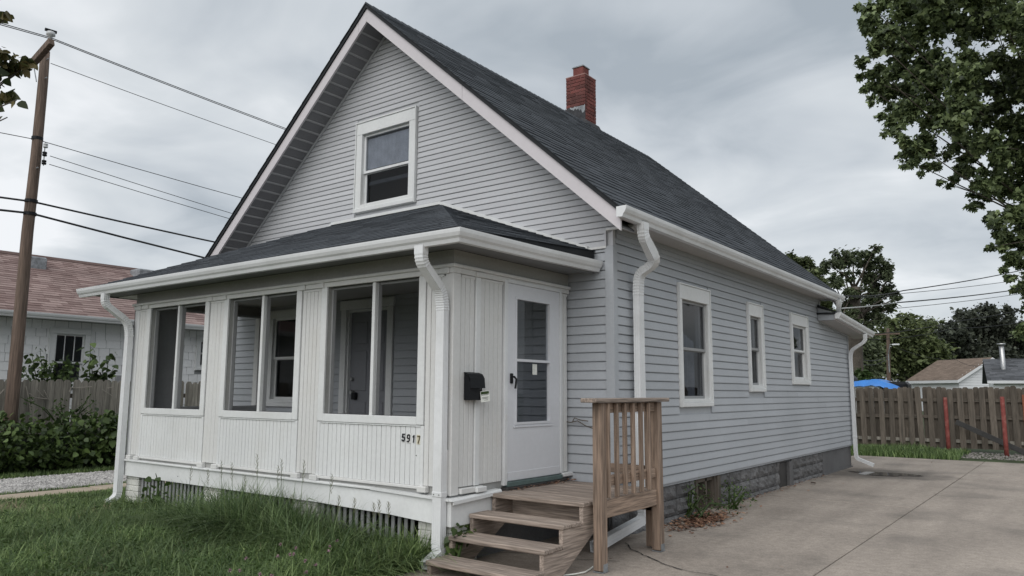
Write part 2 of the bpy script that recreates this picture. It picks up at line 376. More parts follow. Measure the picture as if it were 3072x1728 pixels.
def shingles(parent, O, U, V, lu, lv, e, w, mat, clip=None, nmax=300, name='shingle', th=.009, holes=(), jit=.25, gap=.004):
    O = Vector(O); U = Vector(U).normalized(); V = Vector(V).normalized(); N = U.cross(V).normalized()
    if N.z < 0 and abs(N.z) > .05: N = -N
    tabs = []
    rows = int(lv / e + .999)
    for r in range(rows):
        v0 = r * e; v1 = min(v0 + e * 1.03, lv)
        c0, c1 = clip(v0 + e / 2) if clip else (0, lu)
        u = c0 - R_(0, w) if r % 2 else c0 - w * .5 * R_(.3, 1)
        while u < c1:
            ww = w * R_(1 - jit, 1 + jit); a, b = max(u, c0), min(u + ww - gap, c1); u += ww
            for h in holes:
                if h[2] < (v0 + v1) / 2 < h[3] and a < h[1] and b > h[0]:
                    if a < h[0]: b = h[0]
                    elif b > h[1]: a = h[1]
                    else: b = a
            if b - a < .03: continue
            lift = th * R_(.7, 1.35); dv = R_(-.006, .006)
            f = lambda uu, vv, h: O + U * uu + V * vv + N * h
            vs = [f(a, v0 + dv, 0), f(b, v0 + dv, 0), f(b, v1, .002), f(a, v1, .002), f(a, v0 + dv, lift), f(b, v0 + dv, lift)]
            tabs.append((sum((p - cam.location for p in vs), Vector()).length, vs))
    tabs.sort(key=lambda t: t[0])
    FS = [(4, 5, 2, 3), (0, 1, 5, 4), (0, 4, 3), (1, 2, 5)]
    for d, vs in tabs[:nmax]: MB().add(vs, FS).build(name, mat, parent)
    rest = tabs[nmax:]
    if rest:
        mb = MB()
        for d, vs in rest: mb.add(vs, FS)
        stuff(mb.build(name + '_courses', mat, parent))

# ================================================================== GROUND
def quad_sheet(name, x0, x1, y0, y1, z, mat, nx=1, ny=1, parent=None, th=.0):
    mb = MB()
    if th: mb.box(x0, x1, y0, y1, z - th, z)
    else: mb.add([(x0, y0, z), (x1, y0, z), (x1, y1, z), (x0, y1, z)], [(0, 1, 2, 3)])
    return mb.build(name, mat, parent)
struct(quad_sheet('ground', -400, 400, -250, 700, -.03, 'ground_grass'))
lawn = struct(quad_sheet('lawn', -12.1, -4.72, -6, 5.6, -.01, 'soil'))
drive = struct(quad_sheet('driveway', -4.72, 4.0, -8, 20.45, -.022, 'cement'))
ys = [-8, -1.5, 4.3, 11.64, 16.9, 20.45]
for i in range(len(ys) - 1):
    a, b = ys[i] + .006, ys[i + 1] - .006
    for x0, x1 in ((-4.715, -1.965), (-1.95, .9), (.912, 4.0)):
        MB().bbox(x0, x1, a, b, -.12, 0 + R_(-.004, .001), .005).build('concrete_slab', 'concrete', drive)
# crack that runs off the corner post, with a spalled edge
def crack(pts, w=.007):
    mb = MB(); P = []
    for (x0, y0), (x1, y1) in zip(pts, pts[1:]):
        k = max(2, int(math.hypot(x1 - x0, y1 - y0) / .06))
        for i in range(k): P.append((x0 + (x1 - x0) * i / k + R_(-.012, .012), y0 + (y1 - y0) * i / k + R_(-.012, .012)))
    P.append(pts[-1])
    for i, (p, q) in enumerate(zip(P, P[1:])):
        d = Vector((q[0] - p[0], q[1] - p[1], 0)); nn = Vector((-d.y, d.x, 0)).normalized() * w * R_(.5, 1.2)
        p = Vector((*p, .0035)); q = Vector((*q, .0035)); mb.add([p - nn, q - nn, q + nn, p + nn], [(0, 1, 2, 3)])
    return mb.build('crack', 'void', drive)
crack([(-3.86, 7.08), (-3.66, 6.84), (-3.39, 6.64), (-3.11, 6.43), (-2.96, 6.35), (-2.6, 6.31), (-1.96, 6.22)])
crack([(-4.05, 11.66), (-3.6, 11.6), (-3.2, 11.63)], .004)
crack([(-4.6, 5.9), (-4.2, 6.2), (-3.9, 6.1), (-3.5, 6.3)], .005)
crack([(-1.95, 13.2), (-1.3, 13.35), (-.6, 13.2), (.9, 13.5)], .004)
# puddle
mb = MB(); k = 28
pts = [(-3.2 + .55 * (1 + .25 * math.sin(3 * t) + .12 * math.sin(5 * t + 1)) * math.cos(t), 16.0 + .40 * (1 + .2 * math.sin(2 * t + .6)) * math.sin(t), .006) for t in [2 * math.pi * i / k for i in range(k)]]
mb.add(pts, [tuple(range(k))]); tag(mb.build('puddle', 'water'), 'shallow puddle on the dark wet concrete below the rear downspout', 'puddle')
grav = struct(quad_sheet('gravel_alley', -14.9, -12.85, -30, 60, -.006, 'gravel'))
walkm = MB(); 
for a, b in ((-2, 1.2), (1.22, 2.9), (2.92, 4.4), (4.43, 5.75), (5.78, 6.9), (6.93, 9)):
    walkm.bbox(-12.62, -12.12, a, b, -.1, .012 + R_(-.012, .02), .01)
struct(walkm.build('walkway', 'walk'))

# ================================================================== HOUSE
XR, XL, YF, YB, YL = -4.0, -11.2, 7.14, 15.16, 17.28
XC, ZRIDGE, SL = -7.6, 6.87, .879
YRK = 6.72; YRE = 15.5; ZS, ZE = .46, 3.31
roofz = lambda x, d=0.: ZRIDGE - d - SL * abs(x - XC)
house = thing('house', 'small grey gabled house with white enclosed front porch and dark shingle roof', 'house', (XC, YF, 0))

WIN_R = [(8.77, 9.76, 1.34, 2.89), (11.21, 11.87, 1.535, 2.88), (13.30, 14.31, 1.665, 2.90)]
WIN_G = (-8.19, -6.985, 4.03, 5.37)
WIN_P = (-10.1, -9.1, 1.28, 2.74)
DOOR_P = (-8.38, -7.34, .62, 2.78)
# sheathing
wr = MB(**RT(XR)); wall_with_holes(wr, YF + .15, YB, .43, 3.42, [(a + .07, b - .07, c + .09, d - .2) for a, b, c, d in WIN_R], -.17, -.02)
wr.hexa([(YB, -.17, .43), (YL, -.17, .43), (YL, -.02, .43), (YB, -.02, .43), (YB, -.17, 3.1), (YL, -.17, 2.9), (YL, -.02, 2.9), (YB, -.02, 3.1)])
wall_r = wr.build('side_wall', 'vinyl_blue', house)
wf = MB(**FR(YF)); wall_with_holes(wf, XL + .02, XR - .02, .43, 3.3, [(WIN_P[0] + .09, WIN_P[1] - .09, WIN_P[2] + .08, WIN_P[3] - .11), (DOOR_P[0] + .1, DOOR_P[1] - .1, DOOR_P[2], DOOR_P[3] - .1)], -.15, -.02)
gh = (WIN_G[0] + .12, WIN_G[1] - .12, WIN_G[2] + .09, WIN_G[3] - .15)
# gable sheathing round the window
def gtri(mb, a, b, z0):
    zz = lambda x: roofz(x, .26)
    mb.hexa([(a, -.15, z0), (b, -.15, z0), (b, -.02, z0), (a, -.02, z0), (a, -.15, zz(a)), (b, -.15, zz(b)), (b, -.02, zz(b)), (a, -.02, zz(a))])
for a, b in ((XL + .03, gh[0]), (gh[1], XR - .03)): gtri(wf, a, b, 3.3)
for a, b in ((gh[0], XC), (XC, gh[1])):
    wf.box(a, b, -.15, -.02, 3.3, gh[2]); gtri(wf, a, b, gh[3])
wall_f = wf.build('front_wall', 'vinyl_gable', house)
wb = MB(); wb.box(XL, XL + .15, YF + .16, YB, .43, 3.42); wb.box(XL + .16, XR - .18, YB - .15, YB, .43, 3.3)
for a, b in ((XL + .2, XC), (XC, XR - .2)): 
    q = MB(**FR(YB)); gtri(q, a, b, 3.3); wb.v += [v for v in q.v]; k0 = len(wb.v) - len(q.v); wb.f += [[i + k0 for i in f] for f in q.f]
wb.box(XL + .3, XL + .45, YB + .01, YL, .43, 2.9); wb.box(XL + .45, XR - .2, YL - .15, YL, .43, 2.85)
wb.build('rear_wall', 'vinyl_blue', house)
MB().box(XL + .2, XR - .2, YF + .2, YB - .2, .40, .44).box(XL + .2, XR - .2, YF + .2, YB - .2, 3.2, 3.25).box(-7.2, -7.1, YF + .3, YB - .3, .45, 3.19).build('interior_floor', 'interior', house)

# clapboards
rows = lambda z0, z1, e: [(z0 + i * e, min(z0 + (i + 1) * e, z1)) for i in range(int((z1 - z0) / e + .999)) if z0 + i * e < z1 - .012]
g_ = .012
holes_r = [(a - g_, b + g_, c - g_, d + g_) for a, b, c, d in WIN_R]
def span_r(z):
    top = 2.892 + (2.736 - 2.892) * 0
    if z <= 2.725: return (YF + .07, YL)
    if z <= 2.90: return (YF + .07, max(YB, YB + (2.895 - z) / (2.895 - 2.73) * (YL - YB)))
    return (YF + .07, YB)
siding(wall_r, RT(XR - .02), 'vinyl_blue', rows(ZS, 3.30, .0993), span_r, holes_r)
siding(wall_f, FR(YF + .02), 'vinyl_blue', rows(ZS, 3.10, .0993), lambda z: (XL, XR - .085),
       [(WIN_P[0] - g_, WIN_P[1] + g_, WIN_P[2] - g_, WIN_P[3] + g_), (DOOR_P[0] - g_, DOOR_P[1] + g_, DOOR_P[2] - .3, DOOR_P[3] + g_)])
zg0 = 5.294 - 30 * .0731
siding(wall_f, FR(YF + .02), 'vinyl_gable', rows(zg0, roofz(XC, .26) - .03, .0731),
       lambda z: (max(XL - .0, XC - (ZRIDGE - .25 - z) / SL), min(XR - .10 if z < 3.27 else XR + .28, XC + (ZRIDGE - .25 - z) / SL)),
       [(WIN_G[0] - g_, WIN_G[1] + g_, WIN_G[2] - g_, WIN_G[3] + g_)], th=.0105)
# corner post, J trim and flashing strips
c = MB(); c.box(XR - .088, XR + .014, YF - .014, YF + .01, ZS, 3.10).box(XR - .012, XR + .014, YF + .01, YF + .075, ZS, 3.10); c.build('corner_post', 'vinyl_blue', wall_r)
c = MB(); c.box(XR - .012, XR + .004, YF + .002, YF + .06, 3.105, 3.30); c.box(XR - .09, XR - .07, YF - .02, YF + .004, 3.10, 3.29); c.build('upper_corner_trim', 'vinyl_gable', wall_f)
c = MB(); c.box(-4.45, XR - .07, YF - .022, YF + .004, 3.078, 3.102); c.box(XR - .07, XR + .27, YF - .022, YF + .002, 3.272, 3.296); c.build('drip_trim', 'paint_cream', wall_f)
# J channel along the rake, and cove under the eaves
for s in (-1, 1):
    mb = MB(**FR(YF)); a, b = (XC, XC + s * 3.75)
    zz = lambda x: roofz(x, .247)
    mb.hexa([(a, 0, zz(a) - .028), (b, 0, zz(b) - .028), (b, .03, zz(b) - .028), (a, .03, zz(a) - .028), (a, 0, zz(a)), (b, 0, zz(b)), (b, .03, zz(b)), (a, .03, zz(a))])
    mb.build('rake_channel', 'vinyl_gable', wall_f)
c = MB(**RT(XR)); c.box(YF + .08, YB, -.02, .022, 3.245, 3.302); c.box(YF + .08, YB, -.02, .012, 3.19, 3.243); c.build('eave_trim', 'vinyl_blue', wall_r)
c = MB(**RT(XR)); c.hexa([(YB - .02, -.02, 2.862), (YL, -.02, 2.705), (YL, .03, 2.705), (YB - .02, .03, 2.862), (YB - .02, -.02, 2.89), (YL, -.02, 2.733), (YL, .03, 2.733), (YB - .02, .03, 2.89)])
c.box(YB - .035, YB + .005, -.02, .03, 2.88, 3.33); c.box(YL - .03, YL + .012, -.03, .012, ZS, 2.73); c.build('lean_to_trim', 'vinyl_blue', wall_r)

# windows -----------------------------------------------------------
def window(fr, h, casing=.09, head=.2, sill=.10, trim='paint_white', proud=.035, mid=.5, name='window', parent=house, sashmat='paint_grey', glassm='pane_glass', sashw=.035, gw=-.05, upglass=None, chan=True):
    u0, u1, z0, z1 = h
    mb = MB(**fr)
    mb.bbox(u0 + .018, u1 - .018, -.01, proud - .012, z1 - head, z1 - .018, .004)          # head board
    for a, b in ((u0 + .018, u0 + casing), (u1 - casing, u1 - .018)): mb.bbox(a, b, -.01, proud - .012, z0 + sill * .5, z1 - head - .002, .004)
    if chan:                                                                              # thin channel all round
        mb.box(u0, u0 + .016, -.01, proud, z0, z1).box(u1 - .016, u1, -.01, proud, z0, z1).box(u0 + .016, u1 - .016, -.01, proud, z1 - .016, z1)
    # reveal back to the sash
    mb.box(u0 + casing - .012, u0 + casing, -.12, -.012, z0 + sill, z1 - head).box(u1 - casing, u1 - casing + .012, -.12, -.012, z0 + sill, z1 - head)
    mb.box(u0 + casing, u1 - casing, -.12, -.012, z1 - head, z1 - head + .012)
    w = mb.build(name, trim, parent)
    MB(**fr).bbox(u0 + .018, u1 - .018, -.11, proud + .004, z0, z0 + sill * .55, .006).bbox(u0 + casing - .01, u1 - casing + .01, -.11, proud - .016, z0 + sill * .55 + .001, z0 + sill, .004).build('sill', trim, w)
    a, b, c0, c1 = u0 + casing, u1 - casing, z0 + sill, z1 - head; zm = c0 + (c1 - c0) * mid
    for lo, hi, dw, gm in ((c0, zm + .012, gw - .02, glassm), (zm - .012, c1, gw + .012, upglass or glassm)):
        s = MB(**fr)
        s.box(a, a + sashw, dw - .014, dw + .014, lo, hi).box(b - sashw, b, dw - .014, dw + .014, lo, hi)
        s.box(a + sashw, b - sashw, dw - .014, dw + .014, lo, lo + sashw).box(a + sashw, b - sashw, dw - .014, dw + .014, hi - sashw, hi)
        s.build('sash', sashmat, w)
        MB(**fr).box(a + sashw - .004, b - sashw + .004, dw - .003, dw + .003, lo + sashw - .004, hi - sashw + .004).build('pane', gm, w)
    return w, (a, b, c0, c1)
w, g = window(RT(XR), WIN_R[0], mid=.50)
mb = MB(**RT(XR)); cur = []
for k in range(40):
    u = g[0] + .02 + (g[1] - g[0] - .1) * k / 39; cur.append((u, -.17 + .03 * math.sin(k * 1.3)))
zt = lambda k: g[2] + .06
for k in range(39):
    a, b = cur[k], cur[k + 1]
    mb.add([(a[0], a[1], g[2] - .1 + (.75 if 12 < k < 26 else 0) * (1 - abs(k - 19) / 8)), (b[0], b[1], g[2] - .1 + (.75 if 11 < k < 25 else 0) * (1 - abs(k - 18) / 8)), (b[0], b[1], g[3] - .28 - .006 * k), (a[0], a[1], g[3] - .28 - .006 * k)], [(0, 1, 2, 3)])
mb.build('curtain', 'curtain', w)
window(RT(XR), WIN_R[1], mid=.52)
window(RT(XR), WIN_R[2], mid=.52, sashmat='paint_white', casing=.11)
wg, g = window(FR(YF), WIN_G, casing=.13, head=.19, sill=.11, mid=.46, proud=.04, sashmat='aluminium', glassm='screen_glass', upglass='clear_glass')
# lace and blind behind the upper pane, raised sash bar below it
mb = MB(**FR(YF)); zm = g[2] + (g[3] - g[2]) * .46
for k in range(24):
    u = g[0] + .03 + (g[1] - g[0] - .06) * k / 24; du = (g[1] - g[0] - .06) / 24
    mb.add([(u, -.062 - .006 * (k % 2), zm + .05), (u + du, -.062 - .006 * ((k + 1) % 2), zm + .05), (u + du, -.062 - .006 * ((k + 1) % 2), g[3] - .06), (u, -.062 - .006 * (k % 2), g[3] - .06)], [(0, 1, 2, 3)])
mb.build('lace_curtain', 'curtain', wg)
MB(**FR(YF)).box(g[0] + .03, g[1] - .03, -.135, -.10, zm - .17, zm - .12).build('raised_sash_bar', 'paint_grey', wg)
MB(**FR(YF)).box(g[0] + .05, g[1] - .04, -.15, -.13, g[3] - .19, g[3] - .155).build('curtain_rod', 'paint_white', wg)
window(FR(YF), WIN_P, casing=.13, head=.12, sill=.11, mid=.5, proud=.03, name='porch_window', sashmat='paint_white', trim='paint_white')
# front door inside the porch
d = MB(**FR(YF)); u0, u1, z0, z1 = DOOR_P
for a, b in ((u0, u0 + .11), (u1 - .11, u1)): d.bbox(a, b, -.01, .028, z0, z1 - .13)
d.bbox(u0 - .02, u1 + .02, -.01, .034, z1 - .128, z1)
for a, b in ((u0 + .10, u0 + .135), (u1 - .135, u1 - .10)): d.box(a, b, -.13, -.012, z0, z1 - .13)
d.box(u0 + .135, u1 - .135, -.13, -.012, z1 - .165, z1 - .13)
dr = d.build('front_door', 'paint_white', house)
lf = MB(**FR(YF)); lf.box(u0 + .135, u1 - .135, -.10, -.06, z0, z1 - .165)
for pa, pb in ((.22, .47), (.56, .81)):
    for qa, qb in ((.2, .75), (.9, 1.45), (1.55, 1.85)): lf.bbox(u0 + pa, u0 + pb, -.061, -.048, z0 + qa, z0 + qb, .01)
leaf = lf.build('door_leaf', 'door_grey', dr)
for z, r in ((1.68, .028), (1.50, .032)):
    MB().tube([(u0 + .21, YF + .06, z), (u0 + .21, YF + .02, z), (u0 + .21, YF + .005, z)], [r, r, r * .8], 10).build('door_knob', 'steel', dr)
MB(**FR(YF)).bbox(u0 + .23, u0 + .31, -.045, -.0, 1.40, 1.50).build('key_box', 'black_metal', dr)

# roof ---------------------------------------------------------------
rf = MB()
for s in (-1, 1):
    xe = XC + s * 3.93
    top = lambda x: roofz(x)
    rf.hexa([(XC, YRK - .02, ZRIDGE - .07), (xe, YRK - .02, roofz(xe) - .07), (xe, YRE, roofz(xe) - .07), (XC, YRE, ZRIDGE - .07),
             (XC, YRK - .02, ZRIDGE - .012), (xe, YRK - .02, roofz(xe) - .012), (xe, YRE, roofz(xe) - .012), (XC, YRE, ZRIDGE - .012)])
roof = rf.build('roof', 'deck_dark', house)
sl = math.hypot(1, SL); xe = XC + 3.95
shingles(roof, (xe, YRK - .035, roofz(xe) - .008), (0, 1, 0), (-1, 0, SL), YRE - YRK + .05, 3.95 * sl - .05, .135, .30, 'shingle_dark', nmax=300, th=.0105)
xe = XC - 3.95
shingles(roof, (xe, YRK - .035, roofz(xe) - .008), (0, 1, 0), (1, 0, SL), YRE - YRK + .05, 3.95 * sl - .05, .27, .6, 'shingle_dark', nmax=0)
cm = None
for k in range(int((YRE - YRK) / .14)):      # ridge caps
    y = YRK - .03 + k * .14; mb = MB(); h = .018
    for s in (-1, 1):
        x1 = XC + s * .15
        mb.hexa([(XC, y, ZRIDGE - .01), (x1, y, roofz(x1) - .01), (x1, y + .18, roofz(x1) - .012), (XC, y + .18, ZRIDGE - .012),
                 (XC, y, ZRIDGE + h), (x1, y, roofz(x1) + h * .8), (x1, y + .18, roofz(x1) + .004), (XC, y + .18, ZRIDGE + .006)])
    mb.build('ridge_cap', 'shingle_dark', roof)
# rake fascia (two boards on the drive side, one on the other), both ends
for s, parts in ((1, ((0, 1.77), (1.774, 3.93))), (-1, ((0, .16), (.164, 3.93)))):
    for y0, y1 in ((YRK, YRK + .028), (YRE - .06, YRE - .03)):
        for a, b in parts:
            xa, xb = XC + s * a, XC + s * b; mb = MB()
            t = lambda x: roofz(x, .075); q = lambda x: roofz(x, .262)
            if a == 0 and s == -1: xa -= .002
            mb.hexa([(xa, y0, q(xa)), (xb, y0, q(xb)), (xb, y1, q(xb)), (xa, y1, q(xa)), (xa, y0, t(xa)), (xb, y0, t(xb)), (xb, y1, t(xb)), (xa, y1, t(xa))])
            mb.build('rake_fascia', 'fascia', roof)
# vented soffit panels under the rakes
for s in (-1, 1):
    n = 30; step = 3.86 / n
    for k in range(n):
        a, b = .02 + k * step, .02 + (k + 1) * step - .010; mb = MB()
        xa, xb = XC + s * a, XC + s * b; q = lambda x, d: roofz(x, d)
        mb.hexa([(xa, YRK + .03, q(xa, .252)), (xb, YRK + .03, q(xb, .252)), (xb, YF, q(xb, .252)), (xa, YF, q(xa, .252)),
                 (xa, YRK + .03, q(xa, .235)), (xb, YRK + .03, q(xb, .235)), (xb, YF, q(xb, .235)), (xa, YF, q(xa, .235))])
        xm = XC + s * (b - .017); rb = MB()
        rb.hexa([(xm, YRK + .03, q(xm, .262)), (xb, YRK + .03, q(xb, .262)), (xb, YF, q(xb, .262)), (xm, YF, q(xm, .262)),
                 (xm, YRK + .03, q(xm, .2525)), (xb, YRK + .03, q(xb, .2525)), (xb, YF, q(xb, .2525)), (xm, YF, q(xm, .2525))])
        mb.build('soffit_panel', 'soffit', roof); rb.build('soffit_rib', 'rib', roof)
    xa, xb = XC, XC + s * 3.5; mb = MB(); q = roofz
    mb.hexa([(xa, YRK + .03, q(xa, .22)), (xb, YRK + .03, q(xb, .22)), (xb, YF - .001, q(xb, .22)), (xa, YF - .001, q(xa, .22)),
             (xa, YRK + .03, q(xa, .09)), (xb, YRK + .03, q(xb, .09)), (xb, YF - .001, q(xb, .09)), (xa, YF - .001, q(xa, .09))]).build('soffit_backing', 'deck_dark', roof)
# boxed eave on the drive side
mb = MB(); XE = XC + 3.90
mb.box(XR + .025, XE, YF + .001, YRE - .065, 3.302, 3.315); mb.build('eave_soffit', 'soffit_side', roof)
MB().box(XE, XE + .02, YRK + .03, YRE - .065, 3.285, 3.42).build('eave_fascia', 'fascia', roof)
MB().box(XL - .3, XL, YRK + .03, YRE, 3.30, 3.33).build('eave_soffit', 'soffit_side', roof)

# chimney ------------------------------------------------------------
CX0, CX1, CY0, CY1 = -8.04, -7.585, 0, 0
pc = at(1756, 400, X=CX1); CY0 = pc.y; CY1 = CY0 + .44
ZC1 = at(1756, 222, X=CX1).z
ch = MB().box(CX0 + .012, CX1 - .012, CY0 + .012, CY1 - .012, 6.2, ZC1 - .01)
chim = ch.build('chimney', 'mortar', house)
bh = .072; nrow = int((ZC1 - 6.45) / bh)
for r in range(nrow):
    z0 = ZC1 - (r + 1) * bh + .009; z1 = z0 + bh - .009; o = r % 2
    W = CX1 - CX0; D = CY1 - CY0
    # front / back faces
    for ya, yb, sgn in ((CY0, CY0 + .10, 0), (CY1 - .10, CY1, 0)):
        cuts = [0, .23, W] if o else [0, .11, .34, W]
        for a, b in zip(cuts, cuts[1:]):
            j = R_(-.003, .003); MB().bbox(CX0 + a + .004, CX0 + b - .004, ya + j, yb + j, z0, z1, .004).build('brick', 'brick_red', chim)
    for xa, xb in ((CX0, CX0 + .10), (CX1 - .10, CX1)):
        cuts = [.10, .32, D - .10] if o else [.10, .21, D - .10]
        for a, b in zip(cuts, cuts[1:]):
            j = R_(-.003, .003); MB().bbox(xa + j, xb + j, CY0 + a + .004, CY0 + b - .004, z0, z1, .004).build('brick', 'brick_red', chim)
MB().box(CX0 - .002, CX1 + .002, CY0 - .002, CY1 + .002, ZC1, ZC1 + .02).build('crown', 'mortar', chim)
MB().bbox(-7.93, -7.69, CY0 + .1, CY1 - .1, ZC1 + .02, ZC1 + .23, .01).build('flue', 'brick_red', chim)
MB().box(-7.945, -7.675, CY0 + .085, CY1 - .085, ZC1 + .23, ZC1 + .245).box(-7.93, -7.69, CY0 + .1, CY1 - .1, ZC1 + .245, ZC1 + .262).build('flue_cap', 'tin', chim)
# tarred flashing with a ragged upper edge, tin patch above it
mb = MB(); k = 14
tops = [7.24 - .05 * i / k * 3 + R_(-.05, .05) for i in range(k + 1)]
for i in range(k):
    a, b = CX0 - .01 + (CX1 - CX0 + .02) * i / k, CX0 - .01 + (CX1 - CX0 + .02) * (i + 1) / k
    mb.hexa([(a, CY0 - .014, 6.4), (b, CY0 - .014, 6.4), (b, CY0 - .004, 6.4), (a, CY0 - .004, 6.4), (a, CY0 - .014, tops[i]), (b, CY0 - .014, tops[i + 1]), (b, CY0 - .004, tops[i + 1]), (a, CY0 - .004, tops[i])])
mb.hexa([(CX1 - .05, CY0 - .10, 6.84), (CX1 + .1, CY0 - .10, 6.79), (CX1 + .09, CY1 + .06, 6.79), (CX1 - .05, CY1 + .06, 6.84), (CX1 - .05, CY0 - .06, 6.95), (CX1 + .06, CY0 - .06, 6.885), (CX1 + .05, CY1 + .02, 6.89), (CX1 - .05, CY1 + .02, 6.95)])
mb.build('tar_flashing', 'tar', chim)
mb = MB()
for i in range(3, k):
    a, b = CX0 + (CX1 - CX0) * i / k, CX0 + (CX1 - CX0) * (i + 1) / k; z = 7.22
    mb.hexa([(a, CY0 - .010, 6.9), (b, CY0 - .010, 6.9), (b, CY0 - .003, 6.9), (a, CY0 - .003, 6.9), (a, CY0 - .010, z + R_(-.02, .03)), (b, CY0 - .010, z + R_(-.02, .03)), (b, CY0 - .003, z), (a, CY0 - .003, z)])
mb.build('tin_flashing', 'tin', chim)

# gutters and downspouts ----------------------------------------------
GP = [(0, 0), (0, -.105), (.068, -.110), (.080, -.078), (.098, -.060), (.112, -.030), (.116, -.004), (.116, .004), (.100, .004), (.100, -.002), (.108, -.006), (.104, -.030), (.090, -.056), (.073, -.074), (.062, -.100), (.004, -.098), (.004, 0)]
def gutter(name, secs, parent=house, mat='aluminium', sc=1.0):
    """secs = [(point on the fascia at the rim, outward vector)]"""
    mb = MB(); S = []
    for p, o in secs:
        p = Vector(p); o = Vector(o); S.append([p + o * (a * sc) + Vector((0, 0, b * sc)) for a, b in GP])
    mb.sweep(S); mb.build(name, mat, parent)
def endcap(p, o, parent, d, sc=1.0):
    p = Vector(p); o = Vector(o); d = Vector(d); out = [p + o * (a * sc) + Vector((0, 0, b * sc)) for a, b in GP[:8]]
    MB().sweep([out, [q + d * .004 for q in out]]).build('gutter_end_cap', 'aluminium', parent)
XGF = XE + .02
gutter('gutter', [((XGF, YRK - .06, 3.39), (1, 0, 0)), ((XGF, 11, 3.375), (1, 0, 0)), ((XGF, 15.42, 3.36), (1, 0, 0))])
endcap((XGF, YRK - .066, 3.39), (1, 0, 0), house, (0, 1, 0)); endcap((XGF, 15.42, 3.36), (1, 0, 0), house, (0, 1, 0))
# drip edge between the shingles and the gutter
def fillet(pts, r=.06, n=5):
    pts = [Vector(p) for p in pts]; out = [(pts[0], 0)]
    for a, b, c in zip(pts, pts[1:], pts[2:]):
        d0 = (a - b); d1 = (c - b); rr = min(r, d0.length * .45, d1.length * .45); p0 = b + d0.normalized() * rr; p1 = b + d1.normalized() * rr
        for i in range(n + 1):
            t = i / n; q = p0 * (1 - t) ** 2 + b * (2 * t * (1 - t)) + p1 * t * t; out.append((q, 1 + i % 2))
    out.append((pts[-1], 0)); return out
def downspout(name, pts, fixed, w=.085, d=.065, r=.11, n=9, parent=house, mat='aluminium', straps=()):
    """square corrugated pipe; fixed = direction of its wide face"""
    F = Vector(fixed).normalized(); P = fillet(pts, r, n); mb = MB(); S = []
    prof = []
    def edge(a, b, k):
        for i in range(k): prof.append((a[0] + (b[0] - a[0]) * i / k, a[1] + (b[1] - a[1]) * i / k, (.0 if i % 2 == 0 else -.004)))
    edge((-.5, -.5), (.5, -.5), 8); edge((.5, -.5), (.5, .5), 6); edge((.5, .5), (-.5, .5), 8); edge((-.5, .5), (-.5, -.5), 6)
    for i, (p, c) in enumerate(P):
        t = (P[min(i + 1, len(P) - 1)][0] - P[max(i - 1, 0)][0]).normalized(); F0 = Vector(fixed).normalized(); F = F0 if abs(t.dot(F0)) < .9 else F; F = (F - t * F.dot(t)).normalized(); B = t.cross(F).normalized()
        k = .91 if c == 2 else 1.0
        S.append([p + F * (a * w * k) * (1 + e * 12) + B * (b * d * k) * (1 + e * 12) for a, b, e in prof])
    mb.sweep(S, cap=False)
    o = mb.build(name, mat, parent); F = Vector(fixed).normalized()
    for q in straps:
        q = Vector(q); B = Vector((0, 0, 1)).cross(F).normalized(); mb = MB(O=q, U=F, W=B)
        mb.bbox(-w / 2 - .005, w / 2 + .005, -d / 2 - .005, d / 2 + .005, -.022, .022, .004); mb.build('strap', mat, o)
        for s in (-.3, .3): MB(O=q, U=F, W=B).tube([(s * w, d / 2 + .004, 0), (s * w, d / 2 + .010, 0)], .006, 6).tube([(s * w, -d / 2 - .004, 0), (s * w, -d / 2 - .010, 0)], .006, 6).build('screw', 'steel', o)
    return o
downspout('downspout', [(-3.62, 7.12, 3.30), (-3.62, 7.12, 3.16), (-3.66, 7.50, 2.93), (-3.90, 7.56, 2.83), (-3.915, 7.56, 2.66), (-3.915, 7.56, .30)], (0, 1, 0), w=.115, d=.085, r=.12, straps=[(-3.915, 7.56, 1.32)])
downspout('downspout', [(-3.905, 7.56, .34), (-3.905, 7.56, .17), (-3.86, 6.45, .055)], (1, 0, 0), w=.082, d=.10, r=.14)
# short spout from the eave on to the lean-to roof, lean-to downspout with kick-out
downspout('downspout', [(-3.60, 15.02, 3.27), (-3.60, 15.06, 3.17), (-3.66, 15.20, 3.02)], (1, 0, 0), w=.085, d=.07, r=.05)
downspout('downspout', [(-3.62, 17.16, 2.76), (-3.62, 17.16, 2.60), (-3.90, 17.16, 2.42), (-3.93, 17.16, 2.30), (-3.93, 17.16, .30), (-3.92, 17.16, .18), (-3.60, 17.16, .06)], (0, 1, 0), w=.085, d=.065, straps=[(-3.93, 17.16, .62)])
# lean-to roof
def lz(y): return 3.02 + (2.83 - 3.02) * (y - 15.02) / (17.85 - 15.02)
mb = MB(); mb.hexa([(XL + .2, YB + .02, 3.20), (-3.66, 15.02, lz(15.02) - .02), (-3.66, 17.85, lz(17.85) - .02), (XL + .2, 17.85, 3.0),
                    (XL + .2, YB + .02, 3.24), (-3.66, 15.02, lz(15.02) + .012), (-3.66, 17.85, lz(17.85) + .012), (XL + .2, 17.85, 3.04)])
